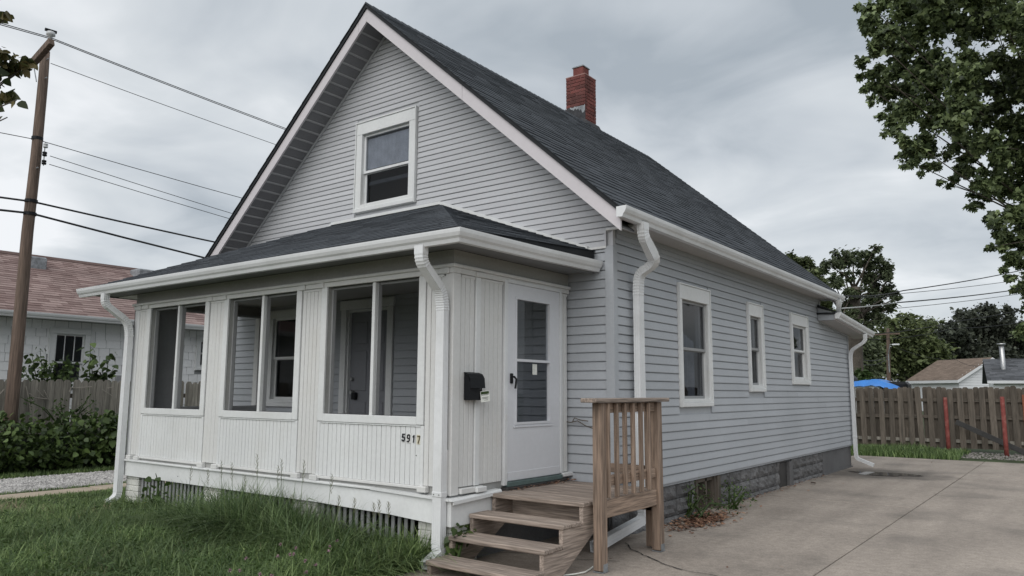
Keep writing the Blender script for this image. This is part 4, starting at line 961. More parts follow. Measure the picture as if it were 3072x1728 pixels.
# ================================================================== LAWN AND PLANTS
def blades(P, H, Wd, lean, seed, levels=3):
    """curved tapering blades, vectorised: P (n,2 or 3) roots"""
    r = np.random.default_rng(seed); n = len(P); P = np.asarray(P, float)
    if P.shape[1] == 2: P = np.c_[P, np.full(n, -.012)]
    a = r.uniform(0, 2 * np.pi, n); d = np.c_[np.cos(a), np.sin(a), np.zeros(n)]; b = a + np.pi / 2 + r.uniform(-.6, .6, n); s = np.c_[np.cos(b), np.sin(b), np.zeros(n)]
    L = lean * r.uniform(.15, 1.25, n)
    V = np.zeros((n, (levels + 1) * 2, 3)); up = np.array([0, 0, 1.])
    for k in range(levels + 1):
        t = k / levels; c = P + d * (H * L * t ** 1.8)[:, None] + up * (H * (t - .42 * L * t ** 2.2))[:, None]
        w = (Wd * (1 - t) ** .75 + .0006)[:, None] * .5
        V[:, 2 * k] = c - s * w; V[:, 2 * k + 1] = c + s * w
    base = (np.arange(n) * (levels + 1) * 2)[:, None]
    F = np.concatenate([base + np.array([[2 * k, 2 * k + 1, 2 * k + 3, 2 * k + 2]]) for k in range(levels)], 0)
    return V.reshape(-1, 3), F
def val_noise(x, y, s, seed=0):
    r = np.random.default_rng(seed); g = r.random((64, 64)); u = (x / s) % 63; v = (y / s) % 63; i = u.astype(int); j = v.astype(int); fu = u - i; fv = v - j
    fu = fu * fu * (3 - 2 * fu); fv = fv * fv * (3 - 2 * fv)
    return (g[i, j] * (1 - fu) + g[i + 1, j] * fu) * (1 - fv) + (g[i, j + 1] * (1 - fu) + g[i + 1, j + 1] * fu) * fv
def lawn_patch(name, x0, x1, y0, y1, n, hfun, w, lean, seed, mat='grass_blade', keep=None):
    r = np.random.default_rng(seed); x = r.uniform(x0, x1, n); y = r.uniform(y0, y1, n)
    if keep is not None: m = keep(x, y, r); x, y = x[m], y[m]
    H = hfun(x, y) * r.uniform(.55, 1.25, len(x)); V, F = blades(np.c_[x, y], H, w * r.uniform(.6, 1.4, len(x)), lean, seed + 1)
    return stuff(fast_mesh(name, V, F, mat))
def hlawn(x, y):
    near = np.clip(1 - (5.2 - y) / 1.0, 0, 1); far = np.clip((x + 11.2) / 1.2, .35, 1)          # taller along the porch
    return far * (.10 + .12 * val_noise(x + 40, y + 40, .5, 1) + .13 * near * np.clip((x + 9.0) / 2.0, 0.15, 1) + .08 * val_noise(x + 9, y + 77, .22, 4))
keepl = lambda x, y, r: (val_noise(x + 30, y + 30, .33, 9) + r.uniform(0, .55, len(x)) > .32)
g1 = lawn_patch('lawn_grass', -9.6, -4.74, 2.3, 5.22, 75000, hlawn, .0115, 1.7, 21, keep=lambda x, y, r: keepl(x, y, r) & (y > -.82 * (x + 4.4) * .0 + 2.3))
tag(g1, 'uncut green lawn grass in front of the white porch', 'grass')
g2 = lawn_patch('lawn_grass', -12.1, -9.6, 2.3, 7.4, 30000, hlawn, .0115, 1.5, 22, keep=lambda x, y, r: keepl(x, y, r) & ~((x > -10.4) & (y > 5.25)))
tag(g2, 'green grass beside the pale walkway left of the porch', 'grass')
g3 = lawn_patch('verge_grass', -15.6, -14.85, 1.0, 14, 14000, lambda x, y: .10 + 0 * x, .012, .6, 23)
tag(g3, 'dark grass verge between the hedge and the gravel alley', 'grass')
g4 = lawn_patch('fence_grass', -8.0, -2.5, 20.55, 24.2, 15000, lambda x, y: .13 + .16 * val_noise(x + 30, y + 20, .9, 3), .02, .7, 24, keep=lambda x, y, r: (y < 23.4) & (r.uniform(0, 1, len(x)) < np.clip(1.15 - (x + 3.6) * .6, 0, 1)))
tag(g4, 'grass strip between the rear board fence and the concrete drive', 'grass')
g5 = lawn_patch('gravel_weed', -12.86, -12.62, 1.5, 9, 2500, lambda x, y: .06 + 0 * x, .01, .7, 25)
tag(g5, 'thin weeds between the gravel alley and the walkway', 'weeds')
# tall seeding clump by the middle of the porch
def tall(x, y): return .42 + .22 * val_noise(x + 5, y + 5, .3, 2)
g6 = lawn_patch('tall_grass', -8.3, -5.2, 4.45, 5.14, 9000, tall, .011, 1.35, 26, 'grass_tall', keep=lambda x, y, r: r.uniform(0, 1, len(x)) < np.exp(-((x + 6.95) / .8) ** 2) + .15)
tag(g6, 'tall dense clump of grass against the porch skirt', 'grass')
g7 = lawn_patch('tall_grass', -8.9, -4.9, 3.0, 4.9, 9000, lambda x, y: .24 + .1 * val_noise(x, y + 9, .3, 2), 0.010, 1.7, 27, 'grass_tall', keep=lambda x, y, r: r.uniform(0, 1, len(x)) < .25 + .75 * val_noise(x + 8, y + 3, .35, 6))
tag(g7, 'loose arching grass tufts near the bottom step', 'grass')

g8 = lawn_patch('dry_grass', -11.5, -4.75, 2.4, 5.2, 7000, lambda x, y: .13 + .08 * val_noise(x + 3, y + 8, .4, 5), .008, 1.9, 28, 'straw', keep=lambda x, y, r: val_noise(x + 51, y + 17, .6, 12) > .45)
tag(g8, 'dry straw-coloured grass blades scattered through the lawn', 'dry grass')
def seed_stalk(x, y, h, k, where):
    t = thing('grass_stalk', where, 'grass stalk', (x, y, 0), 'seeding grass stalks by the porch')
    a = R_(0, 6.28); ln = R_(.03, .14); P = [(x + math.cos(a) * ln * q ** 2 * h, y + math.sin(a) * ln * q ** 2 * h * .4, h * q) for q in (0, .25, .5, .75, 1)]
    MB().tube(P, [.0035, .003, .0025, .002, .0015], 5).build('stem', 'grass_tall', t)
    mb = MB()
    for i in range(16):
        q = .74 + .26 * i / 15; px, py, pz = P[-1][0] * q ** .5 + x * (1 - q ** .5), P[-1][1] * q ** .5 + y * (1 - q ** .5), h * q
        an = i * 2.4; L = .045 * (1.1 - abs(q - .85) * 3); dx, dy = math.cos(an) * L * .6, math.sin(an) * L * .6
        mb.add([(px, py, pz), (px + dx * .5 + .004, py + dy * .5, pz + L * .5), (px + dx, py + dy, pz + L), (px + dx * .5 - .004, py + dy * .5, pz + L * .55)], [(0, 1, 2, 3)])
    mb.build('seed_head', 'seed_head', t)
    b = MB()
    for q in (.25, .45):
        an = R_(0, 6.28); x1, y1, z1 = x, y, h * q
        ex, ey = math.cos(an), math.sin(an); b.add([(x1, y1, z1 - .003), (x1, y1, z1 + .003), (x1 + ex * .10, y1 + ey * .08, z1 + .094), (x1 + ex * .10, y1 + ey * .08, z1 + .086), (x1 + ex * .21, y1 + ey * .17, z1 + .06)], [(0, 1, 2, 3), (3, 2, 4)])
    b.build('blade', 'grass_tall', t)
for k, (px, py) in enumerate(((780, 1375), (850, 1390), (880, 1500), (905, 1395), (745, 1440), (705, 1400), (670, 1395), (570, 1410), (630, 1420), (985, 1435), (1010, 1500), (1060, 1510), (1140, 1515), (1170, 1520), (835, 1410), (1130, 1525))):
    Yk = 4.93 + .02 * (k % 5); tp = at(px, py, Y=Yk); seed_stalk(tp.x, Yk, max(.25, tp.z + .03), k, 'thin seeding grass stalk standing up in front of the white porch skirt')
def clover(x, y, h, k):
    t = thing('clover', 'pink clover flower head standing in the grass near the bottom step', 'flower', (x, y, 0), 'pink clover in the lawn')
    MB().tube([(x, y, 0), (x + R_(-.02, .02), y, h * .6), (x, y, h)], .0025, 4).build('stem', 'grass_tall', t)
    mb = MB()
    for i in range(26):
        u, v = R_(0, 6.28), R_(-.5, 1); c_ = math.sqrt(1 - v * v * .9); d = Vector((math.cos(u) * c_, math.sin(u) * c_, v)); s = Vector((-d.y, d.x, 0)).normalized() * .004
        p = Vector((x, y, h)); mb.add([p - s, p + s, p + d * .017 + s * .4, p + d * .017 - s * .4], [(0, 1, 2, 3)])
    mb.build('flower_head', 'clover_pink', t)
    mb = MB()
    for i in range(12):
        a = i * 2.1; r = R_(.03, .1); q = Vector((x + math.cos(a) * r, y + math.sin(a) * r, h * R_(.5, .85))); s = .016
        mb.add([q, q + Vector((s, s * .5, .004)), q + Vector((s * 1.2, s * 1.5, .002)), q + Vector((0, s, .004))], [(0, 1, 2, 3)])
    mb.build('leaves', 'leaf_plant', t)
for k, (px, py) in enumerate(((842, 1632), (833, 1672), (887, 1649), (915, 1686), (946, 1700), (739, 1680), (919, 1724), (880, 1671), (990, 1640), (1010, 1625), (720, 1712), (815, 1722), (780, 1716), (690, 1705), (870, 1662), (985, 1655))):
    p = at(px, py, Z=.24); clover(p.x, p.y, .24 + R_(-.02, .02), k)
for k, (px, py) in enumerate(((436, 1508), (562, 1514), (438, 1604), (535, 1488), (610, 1485))):
    p = at(px, py, Y=5.0); t = thing('wood_sorrel', 'tiny yellow flower in the grass under the porch lattice', 'flower', (p.x, p.y, 0), 'yellow flowers by the lattice')
    MB().tube([(p.x, p.y, 0), (p.x, p.y, max(.05, p.z))], .002, 4).build('stem', 'grass_tall', t)
    mb = MB()
    for i in range(5):
        a = i * 1.257; d = Vector((math.cos(a), math.sin(a) * .6, .5)) * .014; s = Vector((-math.sin(a), math.cos(a), 0)) * .006; q = Vector((p.x, p.y, max(.05, p.z))); mb.add([q, q + d * .6 + s, q + d, q + d * .6 - s], [(0, 1, 2, 3)])
    mb.build('petals', 'yellow_petal', t)

LEAFS = {'heart': np.array([(0, 0), (-.32, .08), (-.46, .36), (-.26, .72), (0, 1.02), (.26, .72), (.46, .36), (.32, .08)]),
         'maple': np.array([(0, 0), (-.42, .12), (-.62, .52), (-.22, .56), (0, 1.05), (.22, .56), (.62, .52), (.42, .12)]),
         'oval': np.array([(0, 0), (-.2, .3), (-.18, .65), (0, 1), (.18, .65), (.2, .3)])}
def leaf_mesh(name, C, S, shape, mat, parent, seed, droop=.5, up=.5, orient=None):
    """one leaf per row of C, S sizes"""
    r = np.random.default_rng(seed); L = LEAFS[shape]; n = len(C); k = len(L)
    a = r.uniform(0, 2 * np.pi, n)
    t = np.c_[np.cos(a), np.sin(a), r.normal(-droop, .45, n)]; t /= np.linalg.norm(t, axis=1)[:, None]
    nn = np.c_[r.normal(0, .6, n), r.normal(0, .6, n), r.normal(up, .5, n)]; b = np.cross(nn, t); b /= np.linalg.norm(b, axis=1)[:, None] + 1e-9
    N = np.cross(t, b)
    V = C[:, None, :] + S[:, None, None] * (L[None, :, 0, None] * b[:, None, :] + L[None, :, 1, None] * t[:, None, :] + (.18 * np.abs(L[None, :, 0, None]) - .12 * L[None, :, 1, None] ** 2) * N[:, None, :])
    F = np.arange(n * k).reshape(n, k)
    return fast_mesh(name, V.reshape(-1, 3), F, mat, parent)
def clump_points(blobs, per, seed, sub=.42, flat=1.0):
    """blobs (x,y,z,r): leaves in small clumps spread through each blob, mostly near its surface"""
    r = np.random.default_rng(seed); out = []
    tot = sum(b[3] ** 2 for b in blobs)
    for x, y, z, R in blobs:
        n = int(per * R ** 2 / tot); m = max(5, int(18 * R ** .8))
        d = r.normal(0, 1, (m, 3)); d /= np.linalg.norm(d, axis=1)[:, None]; c = d * (R * r.uniform(.35, 1.0, m) ** .6)[:, None]; c[:, 2] *= flat
        k = r.integers(0, m, n); p = c[k] + r.normal(0, R * sub * .42, (n, 3)) * r.uniform(.4, 1.2, (n, 1))
        out.append(p + np.array([x, y, z]))
    return np.concatenate(out)
def tree(name, label, base, trunk_h, r0, blobs, nleaf, leaf, shape, lmat, seed, sub=.42, group=None, nbr=None, top=None, droop=.4, twigs=2, limb_step=1):
    t = thing(name, label, 'tree', tuple(base), group); rr = random.Random(seed)
    base = Vector(base); top = Vector(top) if top else base + Vector((rr.uniform(-.3, .3), rr.uniform(-.3, .3), trunk_h))
    mb = MB(); mid = base.lerp(top, .5) + Vector((rr.uniform(-.15, .15), rr.uniform(-.15, .15), 0))
    mb.tube([base - Vector((0, 0, .2)), base + Vector((0, 0, .5)), mid, top], [r0 * 1.9, r0 * 1.5, r0 * 1.2, r0 * .7], 10); tk = mb.build('trunk', 'bark', t, True)
    mb = MB()
    for (x, y, z, R) in blobs[::limb_step]:
        e = Vector((x, y, z)); s = base.lerp(top, rr.uniform(.55, 1.0)); m = s.lerp(e, .5) + Vector((rr.uniform(-.3, .3), rr.uniform(-.3, .3), rr.uniform(.0, .5))) * min(R, 1.2)
        mb.tube([s, m, e], [r0 * .22, r0 * .12, r0 * .04], 6)
        for q in range(twigs):
            d = Vector((rr.gauss(0, 1), rr.gauss(0, 1), rr.gauss(.2, .8))).normalized() * R * .95; mb.tube([m.lerp(e, .6), e + d * .5, e + d], [r0 * .08, r0 * .05, r0 * .02], 4)
    mb.build('limbs', 'bark', t, True)
    C = clump_points(blobs, nleaf, seed, sub); S = leaf * np.random.default_rng(seed + 5).uniform(.4, 1.3, len(C))
    leaf_mesh('crown', C, S, shape, lmat, t, seed + 9, droop=droop)
    return t
def pxblobs(L, D, dj=0., seed=1, shrink=1.0):
    r = random.Random(seed); out = []
    for px, py, rp in L:
        d = D + r.uniform(-dj, dj); p = at(px, py, D=d); out.append((p.x, p.y, p.z, rp * d / FPX * shrink))
    return out
# sycamore whose crown hangs in from the drive side
bl = pxblobs([(2630, 40, 48), (2700, 60, 62), (2790, 60, 68), (2880, 60, 68), (2970, 70, 68), (3060, 80, 68), (2660, 130, 50), (2730, 170, 62), (2640, 215, 36), (2592, 185, 17), (2700, 250, 55), (2630, 262, 24), (2598, 258, 18), (2622, 140, 18),
              (2790, 220, 66), (2880, 220, 66), (2970, 220, 66), (3060, 220, 66), (2720, 335, 46), (2685, 365, 26), (2790, 340, 60), (2880, 350, 60), (2970, 340, 60), (3060, 340, 62), (2690, 395, 20),
              (2740, 430, 36), (2810, 440, 50), (2730, 480, 26), (2795, 498, 22), (2890, 440, 42), (2905, 500, 34), (2870, 525, 18), (2990, 440, 56), (3060, 460, 60), (2960, 535, 40), (2940, 590, 28), (3020, 560, 50), (3000, 640, 34), (3062, 620, 52),
              (2985, 690, 24), (3050, 720, 45), (3025, 775, 24), (3066, 800, 40), (3060, 860, 22), (3085, 900, 38), (3085, 980, 34), (3120, 60, 80), (3140, 250, 90), (3150, 450, 90), (3140, 650, 80), (3150, 850, 70), *[(3260 + 130 * (q % 4), -80 + 190 * (q // 4), 105) for q in range(20)], (2612, 300, 12), (2580, 228, 10), (2645, 345, 12), (2668, 320, 14), (2655, 395, 10), (2700, 470, 12), (2708, 500, 10), (2760, 520, 11), (2820, 545, 9), (2850, 555, 10), (2925, 560, 12), (2915, 620, 12), (2955, 650, 12), (2970, 740, 11), (3000, 745, 14), (3010, 810, 11), (3030, 830, 12), (2605, 95, 12), (2590, 60, 12), (2585, 20, 14), (2800, -50, 80), (2950, -60, 90), (3080, -60, 90), (2690, -40, 60)], 19.5, 2.0, 3, .97)
tb = at(3330, 1330, D=21)
tree('sycamore_tree', 'big leafy sycamore overhanging the concrete drive', (tb.x, tb.y, 0), 9, .17, bl, 150000, .125, 'maple', 'leaf_syc', 31, sub=.52, top=(tb.x - .4, tb.y, 9.5), droop=.7, twigs=1, limb_step=4)
# branch of a tree beyond the street corner, heart-shaped leaves with some rusty ones
bl = pxblobs([(10, 165, 22), (45, 190, 26), (15, 210, 18), (85, 185, 18), (70, 205, 14), (60, 215, 12), (5, 235, 12), (-30, 190, 40), (4, 255, 8), (8, 285, 14), (35, 292, 14), (50, 300, 8), (-20, 290, 20), (15, 40, 12), (30, 43, 8), (-10, 45, 14), (5, 350, 6), (22, 352, 4)], 9.0, .25, 5)
tb = at(-900, 1500, D=9.5)
nt_ = tree('redbud_tree', 'leafy branch with heart-shaped leaves reaching across in front of the utility pole', (tb.x, tb.y, 0), 4.5, .16, bl, 190, .13, 'heart', 'leaf_near', 33, sub=.7, top=tuple(at(-700, 500, D=9.2)), droop=.9, twigs=0)

r = np.random.default_rng(91); n = 9000; x = r.uniform(-9.5, -4.8, n); y = r.uniform(2.4, 5.1, n); m = val_noise(x + 21, y + 61, .45, 13) + r.uniform(-.15, .15, n) > .58 - .16 * (x > -7) * (y < 4.6); x, y = x[m], y[m]
lawn_weeds = leaf_mesh('lawn_weeds', np.c_[x, y, r.uniform(.05, .24, len(x))], r.uniform(.02, .05, len(x)), 'oval', 'leaf_plant', None, 92, droop=0, up=1.5)
stuff(tag(lawn_weeds, 'small round clover and weed leaves mixed through the lawn', 'weeds'))
# hedge of vines in front of the left fence
hedge = thing('hedge', 'dense dark green vine hedge in front of the weathered grey fence', 'hedge', (-15.7, 6.5, 0))
r = np.random.default_rng(44); n = 11000
y = r.uniform(2.6, 13.5, n); prof = .88 + .26 * (val_noise(y + 20, y * 0, .8, 3) - .3)
th = r.uniform(0, np.pi, n); rho = r.uniform(.72, 1.05, n) ** 1.0
x = -16.05 + .93 * np.sin(th) * rho * r.uniform(.85, 1.12, n); z = prof * (.5 + .55 * np.cos(th) * 1.0) * rho; 
z = np.where(z < .08, r.uniform(.08, .5, n), z) + r.normal(0, .06, n)
C = np.c_[x, y, np.abs(z)]
leaf_mesh('foliage', C, r.uniform(.06, .135, n), 'heart', 'leaf_hedge', hedge, 45, droop=.6, up=.9)
mb = MB()
for k in range(34):
    yy = 2.7 + k * .32; P = [(-16.0, yy, 0), (-15.7 + R_(-.2, .2), yy + R_(-.2, .2), .4), (-15.4 + R_(-.2, .1), yy + R_(-.3, .3), .75)]; mb.tube(P, [.012, .009, .004], 4)
mb.build('stems', 'bark', hedge)
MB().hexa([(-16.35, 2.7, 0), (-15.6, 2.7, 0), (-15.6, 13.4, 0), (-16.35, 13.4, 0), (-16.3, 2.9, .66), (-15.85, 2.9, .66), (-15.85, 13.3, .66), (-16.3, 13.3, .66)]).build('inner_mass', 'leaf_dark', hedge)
# tall broad-leaved weeds along / behind the fence
def weed(label, spots, n, leaf, seed, mat='leaf_hedge', bare=False, D=None, base=None, shape='heart', nm='tall_weed', spread=.06):
    P0 = Vector(base); t = thing(nm, label, 'plant', tuple(P0)); rr = random.Random(seed); mb = MB(); C = []
    for s in spots:
        e = Vector(s); m = P0.lerp(e, .55) + Vector((rr.uniform(-.08, .08), rr.uniform(-.08, .08), .1)); q = [P0 + Vector((rr.uniform(-.1, .1), rr.uniform(-.1, .1), 0)), m, e]
        mb.tube(q, [.014, .010, .004], 5)
        for i in range(n):
            f = rr.uniform(.35, 1); p = q[1].lerp(q[2], (f - .35) / .65) if f > .35 else m; C.append(p + Vector((rr.gauss(0, spread), rr.gauss(0, spread), rr.gauss(0, spread * .8))))
    mb.build('stems', 'leaf_plant' if not bare else 'twig', t)
    C = np.array([tuple(c_) for c_ in C]); leaf_mesh('leaves', C, leaf * np.random.default_rng(seed).uniform(.5, 1.2, len(C)), shape, mat, t, seed + 1, droop=.6, up=1.0); return t
XWD = -16.75
weed('bushy leafy weed growing above the fence below the neighbour window', [at(px, py, X=XWD) for px, py in ((95, 1060), (120, 1045), (140, 1090), (160, 1080), (70, 1100), (180, 1110), (205, 1060), (215, 1090), (235, 1105))], 26, .12, 51, base=(XWD, at(140, 1130, X=XWD).y, .9))
weed('spindly large-leaved weed standing above the fence against white shingles', [at(px, py, X=XWD) for px, py in ((272, 1035), (270, 1080), (330, 1060), (310, 1100), (345, 1100), (290, 1110), (255, 1110))], 14, .16, 52, base=(XWD, at(285, 1130, X=XWD).y, .9))
weed('broad-leaved vine hanging over the hedge beside the porch downspout', [at(px, py, X=-15.2) for px, py in ((320, 1250), (345, 1240), (330, 1290), (310, 1320), (345, 1320), (335, 1350), (350, 1290))], 14, .15, 53, base=(-15.4, at(335, 1330, X=-15.2).y, .35), mat='leaf_hedge')
weed('feathery pale weed climbing the fence above the hedge', [at(px, py, X=-15.9) for px, py in ((165, 1215), (180, 1200), (275, 1180), (290, 1200), (150, 1230), (230, 1230), (255, 1210), (75, 1200), (60, 1190))], 10, .10, 54, base=(-15.95, at(210, 1260, X=-15.9).y, .7), shape='oval', mat='leaf_plant')
weed('young leafy plant growing beside the white brick pier', [at(px, py, Y=5.0) for px, py in ((467, 1420), (478, 1440), (440, 1450), (485, 1470), (455, 1480), (470, 1500))], 4, .085, 55, base=(at(465, 1520, Y=5.0).x, 5.0, 0), mat='leaf_plant', nm='young_plant')
weed('ivy leaves creeping up the pier behind the wooden steps', [at(px, py, X=-4.52) for px, py in ((1352, 1590), (1385, 1590), (1410, 1588), (1350, 1620), (1358, 1640), (1420, 1595))], 7, .07, 56, base=(-4.52, at(1360, 1660, X=-4.52).y, .02), nm='ivy')
weed('leafy weed in the litter by the basement window', [(-3.93, 8.95, .36), (-3.85, 8.75, .24), (-3.78, 9.1, .28), (-3.7, 8.65, .14), (-3.65, 9.2, .14), (-3.9, 9.05, .40), (-3.6, 9.35, .14)], 30, .05, 57, base=(-3.95, 9.0, 0), mat='leaf_hedge', shape='oval', nm='low_weed', spread=.07)
weed('low round weed at the foot of the stone foundation', [(-3.8, 9.75, .2), (-3.7, 9.9, .18), (-3.75, 10.05, .3), (-3.9, 10.1, .30), (-3.85, 10.2, .26), (-3.65, 9.8, .12), (-3.7, 10.3, .2)], 26, .05, 58, base=(-3.85, 9.95, 0), mat='leaf_hedge', shape='oval', nm='low_weed', spread=.07)
# bare vines on the fence
for k, L in enumerate([[(78, 1158), (85, 1190), (93, 1240)], [(110, 1168), (125, 1185), (148, 1202), (132, 1170)], [(88, 1180), (105, 1193), (140, 1197)], [(208, 1175), (213, 1163), (255, 1162), (275, 1160)], [(305, 1168), (337, 1188), (340, 1160), (322, 1165)], [(170, 1220), (190, 1238)], [(0, 1182), (12, 1168)]]):
    t = thing('bare_vine', 'pale leafless vine stem clinging to the weathered fence', 'vine', tuple(at(*L[0], X=-16.27)), 'bare vines on the left fence')
    MB().tube([at(a, b, X=-16.27 + R_(0, .03)) for a, b in L], .009, 5).build('stem', 'twig', t)

# leaf litter by the basement window, single leaves on the drive, twigs on the landing
r = np.random.default_rng(61); n = 900; x = r.normal(-3.78, .13, n); y = r.normal(8.85, .38, n)
pts = [(min(max(a, -4.0), -3.42), b, .004 + abs(r.normal(0, .016))) for a, b in zip(x, y)]
stuff(tag(litter('leaf_litter', pts, .055, 'dead_leaf', 62), 'heap of dead brown leaves and bits at the foundation', 'leaf litter'))
r = np.random.default_rng(63); pts = [(-4.03 + abs(r.normal(0, .05)), r.uniform(8, 15), .006 + abs(r.normal(0, .006))) for k in range(240)] + [(XP + .03 + abs(r.normal(0, .05)), r.uniform(5.95, 7.1), ZL + .006 + abs(r.normal(0, .01))) for k in range(150)]
stuff(tag(litter('leaf_crumbs', pts, .035, 'dead_leaf', 64), 'dry crumbs and twigs along the foundation and landing', 'leaf litter'))
for k, (px, py, s) in enumerate(((2440, 1450, .14), (2283, 1521, .07), (2084, 1613, .05), (1832, 1680, .05), (2360, 1469, .08), (2425, 1473, .09), (2490, 1438, .06), (2182, 1705, .04), (2345, 1704, .05), (2795, 1388, .08), (2270, 1483, .04), (2530, 1453, .06))):
    p = at(px, py, Z=.012); t = thing('fallen_leaf', 'small dead leaf lying on the concrete drive', 'leaf', tuple(p), 'dead leaves on the drive')
    litter('blade', [tuple(p + Vector((0, 0, .012)))], s, 'dead_leaf', 70 + k, t)
t = thing('dead_twig', 'dry twig tangle caught in the siding above the landing', 'twig', (-4.45, 7.1, 1.18))
MB().tube([(-4.60, 7.10, 1.20), (-4.52, 7.09, 1.19), (-4.43, 7.09, 1.21), (-4.33, 7.09, 1.16), (-4.22, 7.09, 1.13)], .006, 5).tube([(-4.5, 7.09, 1.19), (-4.47, 7.09, 1.24), (-4.40, 7.09, 1.22), (-4.3, 7.09, 1.21)], .006, 5).build('stem', 'bark', t)

t = thing('white_cord', 'short loose white cord lying on the concrete by the wooden rail post', 'cord', tuple(at(1740, 1718, Z=.0)))
MB().tube([at(px, py, Z=.01) for px, py in ((1690, 1726), (1725, 1722), (1755, 1716), (1772, 1706), (1778, 1700))], .006, 6).build('strand', 'paper', t)
# gravel chips (near edge of the alley) and stones by the rear fence
def chips(name, x0, x1, y0, y1, n, s, seed, label, mat='stone_chip'):
    r = np.random.default_rng(seed); P = np.c_[r.uniform(x0, x1, n), r.uniform(y0, y1, n), np.zeros(n)]; S = s * r.uniform(.5, 1.3, n)
    T = np.array([(0, 0, .55), (.6, 0, .05), (-.2, .55, .0), (-.55, -.1, .1), (.1, -.6, .0)]); F0 = np.array([(0, 1, 2), (0, 2, 3), (0, 3, 4), (0, 4, 1)])
    a = r.uniform(0, 6.28, n); ca, sa = np.cos(a), np.sin(a)
    V = np.stack([T[None, :, 0] * ca[:, None] - T[None, :, 1] * sa[:, None], T[None, :, 0] * sa[:, None] + T[None, :, 1] * ca[:, None], np.repeat(T[None, :, 2], n, 0)], 2) * S[:, None, None] + P[:, None, :]
    F = (F0[None] + (np.arange(n) * 5)[:, None, None]).reshape(-1, 3)
    return stuff(tag(fast_mesh(name, V.reshape(-1, 3), F, mat), label, 'gravel'))
chips('gravel', -14.85, -12.88, 3.0, 10, 14000, .035, 81, 'loose pale gravel covering the alley beside the hedge')
chips('pebbles', -3.0, .8, 21.2, 23.4, 1500, .045, 82, 'scattered stones under the rear fence by the red posts', 'pebble')

# ================================================================== LEFT FENCE
lf = thing('picket_fence', 'weathered grey dog-eared privacy fence behind the hedge', 'fence', (-16.35, 6, 0))
y = 2.0; k = 0
while y < 15:
    w = .142; h = 1.71 + R_(-.02, .02)
    pt = [(-w / 2, .05), (w / 2, .05), (w / 2, h - .05), (w / 2 - .035, h), (-w / 2 + .035, h), (-w / 2, h - .05)]
    tl = R_(-.008, .008)
    MB(O=(-16.33, y + w / 2, 0), U=(0, 1, tl), W=(1, 0, 0)).prism(pt, 0, .018).build('picket', 'fence_pale_z', lf)
    y += w + (.006 if k % 16 else .05); k += 1
for z in (.4, 1.35): MB().box(-16.42, -16.35, 2, 15, z, z + .09).build('rail', 'fence_wood_y', lf)
for yy in (3, 5.4, 7.8, 10.2, 12.6): MB().box(-16.53, -16.43, yy, yy + .1, 0, 1.6).build('post', 'fence_wood_z', lf)

# ================================================================== NEIGHBOUR HOUSE (white shingles, red roof)
NX = -18.0; NY0, NY1 = -3.0, 15.5
nb = thing('neighbour_house', 'white shingle-sided house with faded red shingle roof across the alley', 'house', (-21, 6, 0))
NWIN = [(7.16, 8.03, 1.55, 2.88), (10.60, 11.25, 2.02, 2.90)]
w = MB(**RT(NX)); wall_with_holes(w, NY0, NY1, 0, 3.06, [(a + .1, b - .1, c + .1, d - .1) for a, b, c, d in NWIN], -.2, -.02); nw = w.build('wall', 'paint_grey', nb)
MB().box(-24.0, -23.9, NY0, NY1, 0, 3.06).box(-23.9, NX - .2, NY0, NY0 + .1, 0, 3.06).box(-23.9, NX - .2, NY1 - .1, NY1, 0, 3.06).build('rear_wall', 'vinyl_neigh', nb)
shingles(nw, (NX - .02, NY0, .06), (0, 1, 0), (0, 0, 1), NY1 - NY0, 2.96, .185, .27, 'vinyl_neigh', name='wall_shingle', nmax=300, th=.014, jit=.3, gap=.010,
         holes=[(a - NY0, b - NY0, c - .1, d - .08) for a, b, c, d in NWIN])
window(RT(NX), NWIN[0], casing=.13, head=.14, sill=.10, mid=.42, proud=.05, parent=nb, sashmat='paint_white', glassm='screen_glass')
g0, g1_ = NWIN[0][0] + .13, NWIN[0][1] - .13
MB(**RT(NX)).box(g0 + (g1_ - g0) / 3 - .008, g0 + (g1_ - g0) / 3 + .008, -.035, -.02, 2.15, 2.72).box(g0 + 2 * (g1_ - g0) / 3 - .008, g0 + 2 * (g1_ - g0) / 3 + .008, -.035, -.02, 2.15, 2.72).build('muntin', 'paint_white', nb)
window(RT(NX), NWIN[1], casing=.12, head=.12, sill=.10, mid=.5, proud=.05, parent=nb, sashmat='paint_white')
RX, RZ0, RX1, RZ1 = -17.55, 3.12, -21.0, 4.86
rr_ = MB()
for s in (1, -1):
    xe = -21 + s * (21 + RX) * 1.0
    xe = -21 + s * 3.45
    rr_.hexa([(-21, NY0 - .4, RZ1 - .12), (xe, NY0 - .4, RZ0 - .06), (xe, NY1 + .4, RZ0 - .06), (-21, NY1 + .4, RZ1 - .12), (-21, NY0 - .4, RZ1 - .015), (xe, NY0 - .4, RZ0 - .015), (xe, NY1 + .4, RZ0 - .015), (-21, NY1 + .4, RZ1 - .015)])
nr = rr_.build('roof', 'shingle_red', nb)
vx = Vector((RX1 - RX, 0, RZ1 - RZ0)); shingles(nr, (RX, NY0 - .4, RZ0 - .01), (0, 1, 0), vx, NY1 - NY0 + .8, vx.length, .14, .32, 'shingle_red', nmax=300, th=.012)
MB().box(-21.12, -20.88, NY0 - .4, NY1 + .4, RZ1 - .05, RZ1 + .015).build('ridge_cap', 'shingle_red', nr)
gutter('gutter', [((RX + .0, NY0 - .4, RZ0 - .0), (1, 0, 0)), ((RX + .0, NY1 + .4, RZ0 - .0), (1, 0, 0))], nb)
MB().box(NX, RX, NY0 - .3, NY1 + .3, 3.03, 3.055).build('eave_soffit', 'paint_white', nb)
